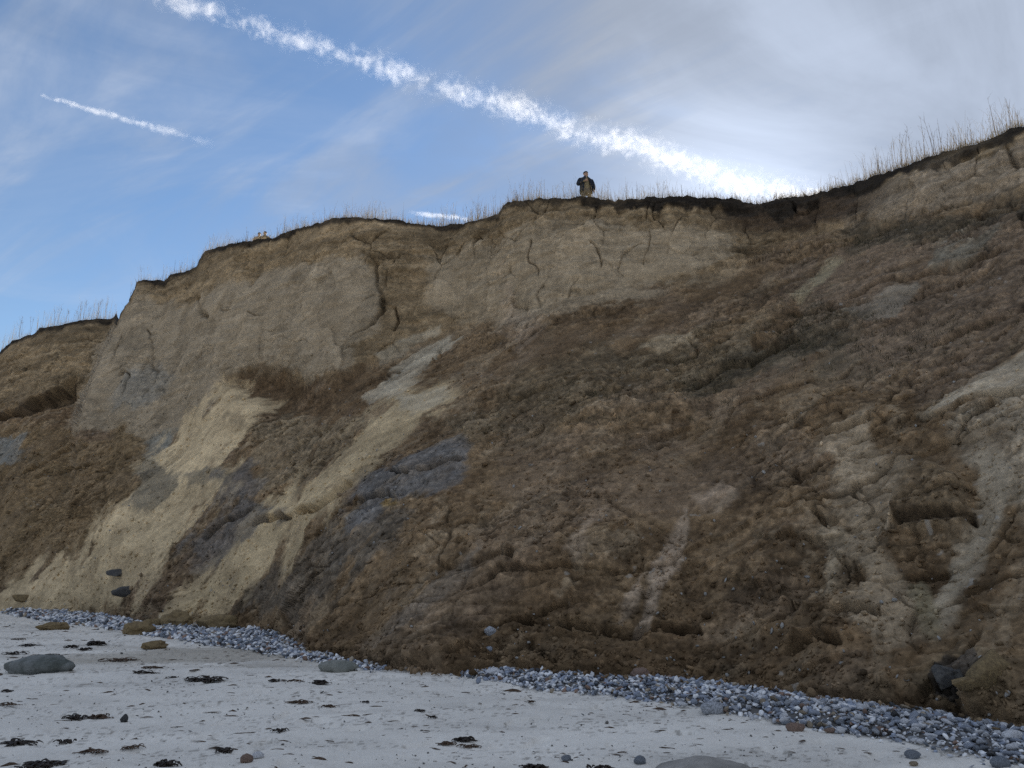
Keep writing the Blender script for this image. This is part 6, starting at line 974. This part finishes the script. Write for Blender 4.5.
person(up_, 1.35, -R(up_) + .35, 'person in a dark navy jacket standing at the very edge of the cliff', (.022, .028, .042), (.26, .215, .13), (.17, .145, .11), (.045, .040, .038), 1.86, 1.14)
u1, u2 = (-19.61,33.91)[0], (-19.18,33.94)[0]
person(u1, 3.0, -R(u1) + .2, 'dark-haired person, left one of two heads showing over the edge', (.32, .25, .20), (.35, .28, .22), (.1, .1, .12), (.03, .025, .022), 1.62)
person(u2, 2.9, -R(u2) - .2, 'dark-capped person, right one of two heads showing over the edge', (.05, .05, .05), (.1, .1, .1), (.1, .1, .12), (.015, .02, .035), 1.66)

# ---------------------------------------------------------------- vapour trails: thin ice cloud at altitude
def trail(name, A, B, ra, rb, dens, scale, lo, hi, label, cat, seed, fade_a=.02, fade_b=.02, squash=.6, thin=1.0):
    """a tapering volume between two points; density breaks into puffs"""
    A, B = Vector(A), Vector(B); ax = (B - A); L = ax.length; ax.normalize()
    side = ax.cross(Vector((0, 0, 1))).normalized(); up = side.cross(ax)
    vs, fs = [], []; n, seg = 14, 24
    for i in range(seg + 1):
        t = i / seg; rr = (ra + (rb - ra) * t) * 1.05
        for k in range(n):
            c, s = math.cos(k * 2 * math.pi / n), math.sin(k * 2 * math.pi / n); vs.append((t * L, c * rr, s * rr * squash))
    me = bpy.data.meshes.new(name)
    for i in range(seg):
        for k in range(n): fs.append((i * n + k, i * n + (k + 1) % n, (i + 1) * n + (k + 1) % n, (i + 1) * n + k))
    fs.append(tuple(reversed(range(n)))); fs.append(tuple(seg * n + k for k in range(n)))
    me.from_pydata(vs, [], fs)
    m = bpy.data.materials.new(name + '_ice'); m.use_nodes = True; nt = m.node_tree; nt.nodes.clear()
    def nd(kind, **kw):
        q = nt.nodes.new(kind)
        for a, b in kw.items(): setattr(q, a, b)
        return q
    def mt(op, a, b=None, clamp=False):
        q = nd('ShaderNodeMath', operation=op); q.use_clamp = clamp
        for i, v in enumerate((a, b)):
            if v is None: continue
            if isinstance(v, (int, float)): q.inputs[i].default_value = v
            else: nt.links.new(v, q.inputs[i])
        return q.outputs[0]
    tc_ = nd('ShaderNodeTexCoord'); sp = nd('ShaderNodeSeparateXYZ'); nt.links.new(tc_.outputs['Object'], sp.inputs[0])
    t = mt('DIVIDE', sp.outputs[0], L)
    rad = mt('ADD', ra, mt('MULTIPLY', t, rb - ra))
    yy = mt('DIVIDE', sp.outputs[1], rad); zz = mt('DIVIDE', sp.outputs[2], mt('MULTIPLY', rad, squash))
    q = mt('SQRT', mt('ADD', mt('MULTIPLY', yy, yy), mt('MULTIPLY', zz, zz)))
    core = mt('SUBTRACT', 1.0, q, True)
    mp = nd('ShaderNodeMapping'); mp.inputs['Scale'].default_value = (1 / scale, 1 / scale, 1 / scale); mp.inputs['Location'].default_value = (seed, 0, 0)
    nt.links.new(tc_.outputs['Object'], mp.inputs[0])
    nz = nd('ShaderNodeTexNoise'); nz.inputs['Scale'].default_value = 1; nz.inputs['Detail'].default_value = 6; nz.inputs['Roughness'].default_value = .70; nz.inputs['Distortion'].default_value = .4
    nt.links.new(mp.outputs[0], nz.inputs['Vector'])
    big = nd('ShaderNodeTexNoise'); big.inputs['Scale'].default_value = .22; big.inputs['Detail'].default_value = 2; nt.links.new(mp.outputs[0], big.inputs['Vector'])
    f = mt('ADD', mt('ADD', mt('MULTIPLY', core, .50), mt('MULTIPLY', mt('SUBTRACT', nz.outputs['Fac'], .5), 1.5)), mt('MULTIPLY', mt('SUBTRACT', big.outputs['Fac'], .5), .6))
    mr = nd('ShaderNodeMapRange', interpolation_type='SMOOTHSTEP'); mr.inputs[1].default_value = lo; mr.inputs[2].default_value = hi; nt.links.new(f, mr.inputs[0])
    ea = mt('DIVIDE', t, fade_a, True); eb = mt('DIVIDE', mt('SUBTRACT', 1.0, t), fade_b, True)
    vary = mt('ADD', thin, mt('MULTIPLY', t, 1 - thin))
    d = mt('MULTIPLY', mt('MULTIPLY', mt('MULTIPLY', mr.outputs[0], vary), mt('MULTIPLY', core, 1.6, True)), mt('MULTIPLY', mt('MULTIPLY', ea, eb), dens))
    vsn = nd('ShaderNodeVolumeScatter'); vsn.inputs['Color'].default_value = (.99, .99, .99, 1); vsn.inputs['Anisotropy'].default_value = .25
    nt.links.new(d, vsn.inputs['Density'])
    out = nd('ShaderNodeOutputMaterial'); nt.links.new(vsn.outputs[0], out.inputs['Volume'])
    o = link(name, me, m)
    o.matrix_world = Matrix.Translation(A) @ Matrix((ax, side, up)).transposed().to_4x4()
    return tag(o, label, cat)
trail('vapour_trail', (-3679,6263,5500), (6443,11780,5500), 260, 720, .0024, 115, .30, .75, 'broad bright vapour trail slanting across the sky down to the cliff edge', 'vapour trail', 2.0, thin=1.5)
trail('vapour_trail', (-6100,8745,6000), (-4277,9913,6000), 80, 170, .0085, 90, .16, .75, 'short thin vapour trail high in the blue sky at left', 'vapour trail', 9.0, .01, .75)
trail('cloud_scrap', (-1631,11053,5500), (-594,11334,5500), 95, 95, .0050, 160, .10, .6, 'small white cloud scrap low above the dip in the cliff edge', 'cloud', 14.0, .3, .3)
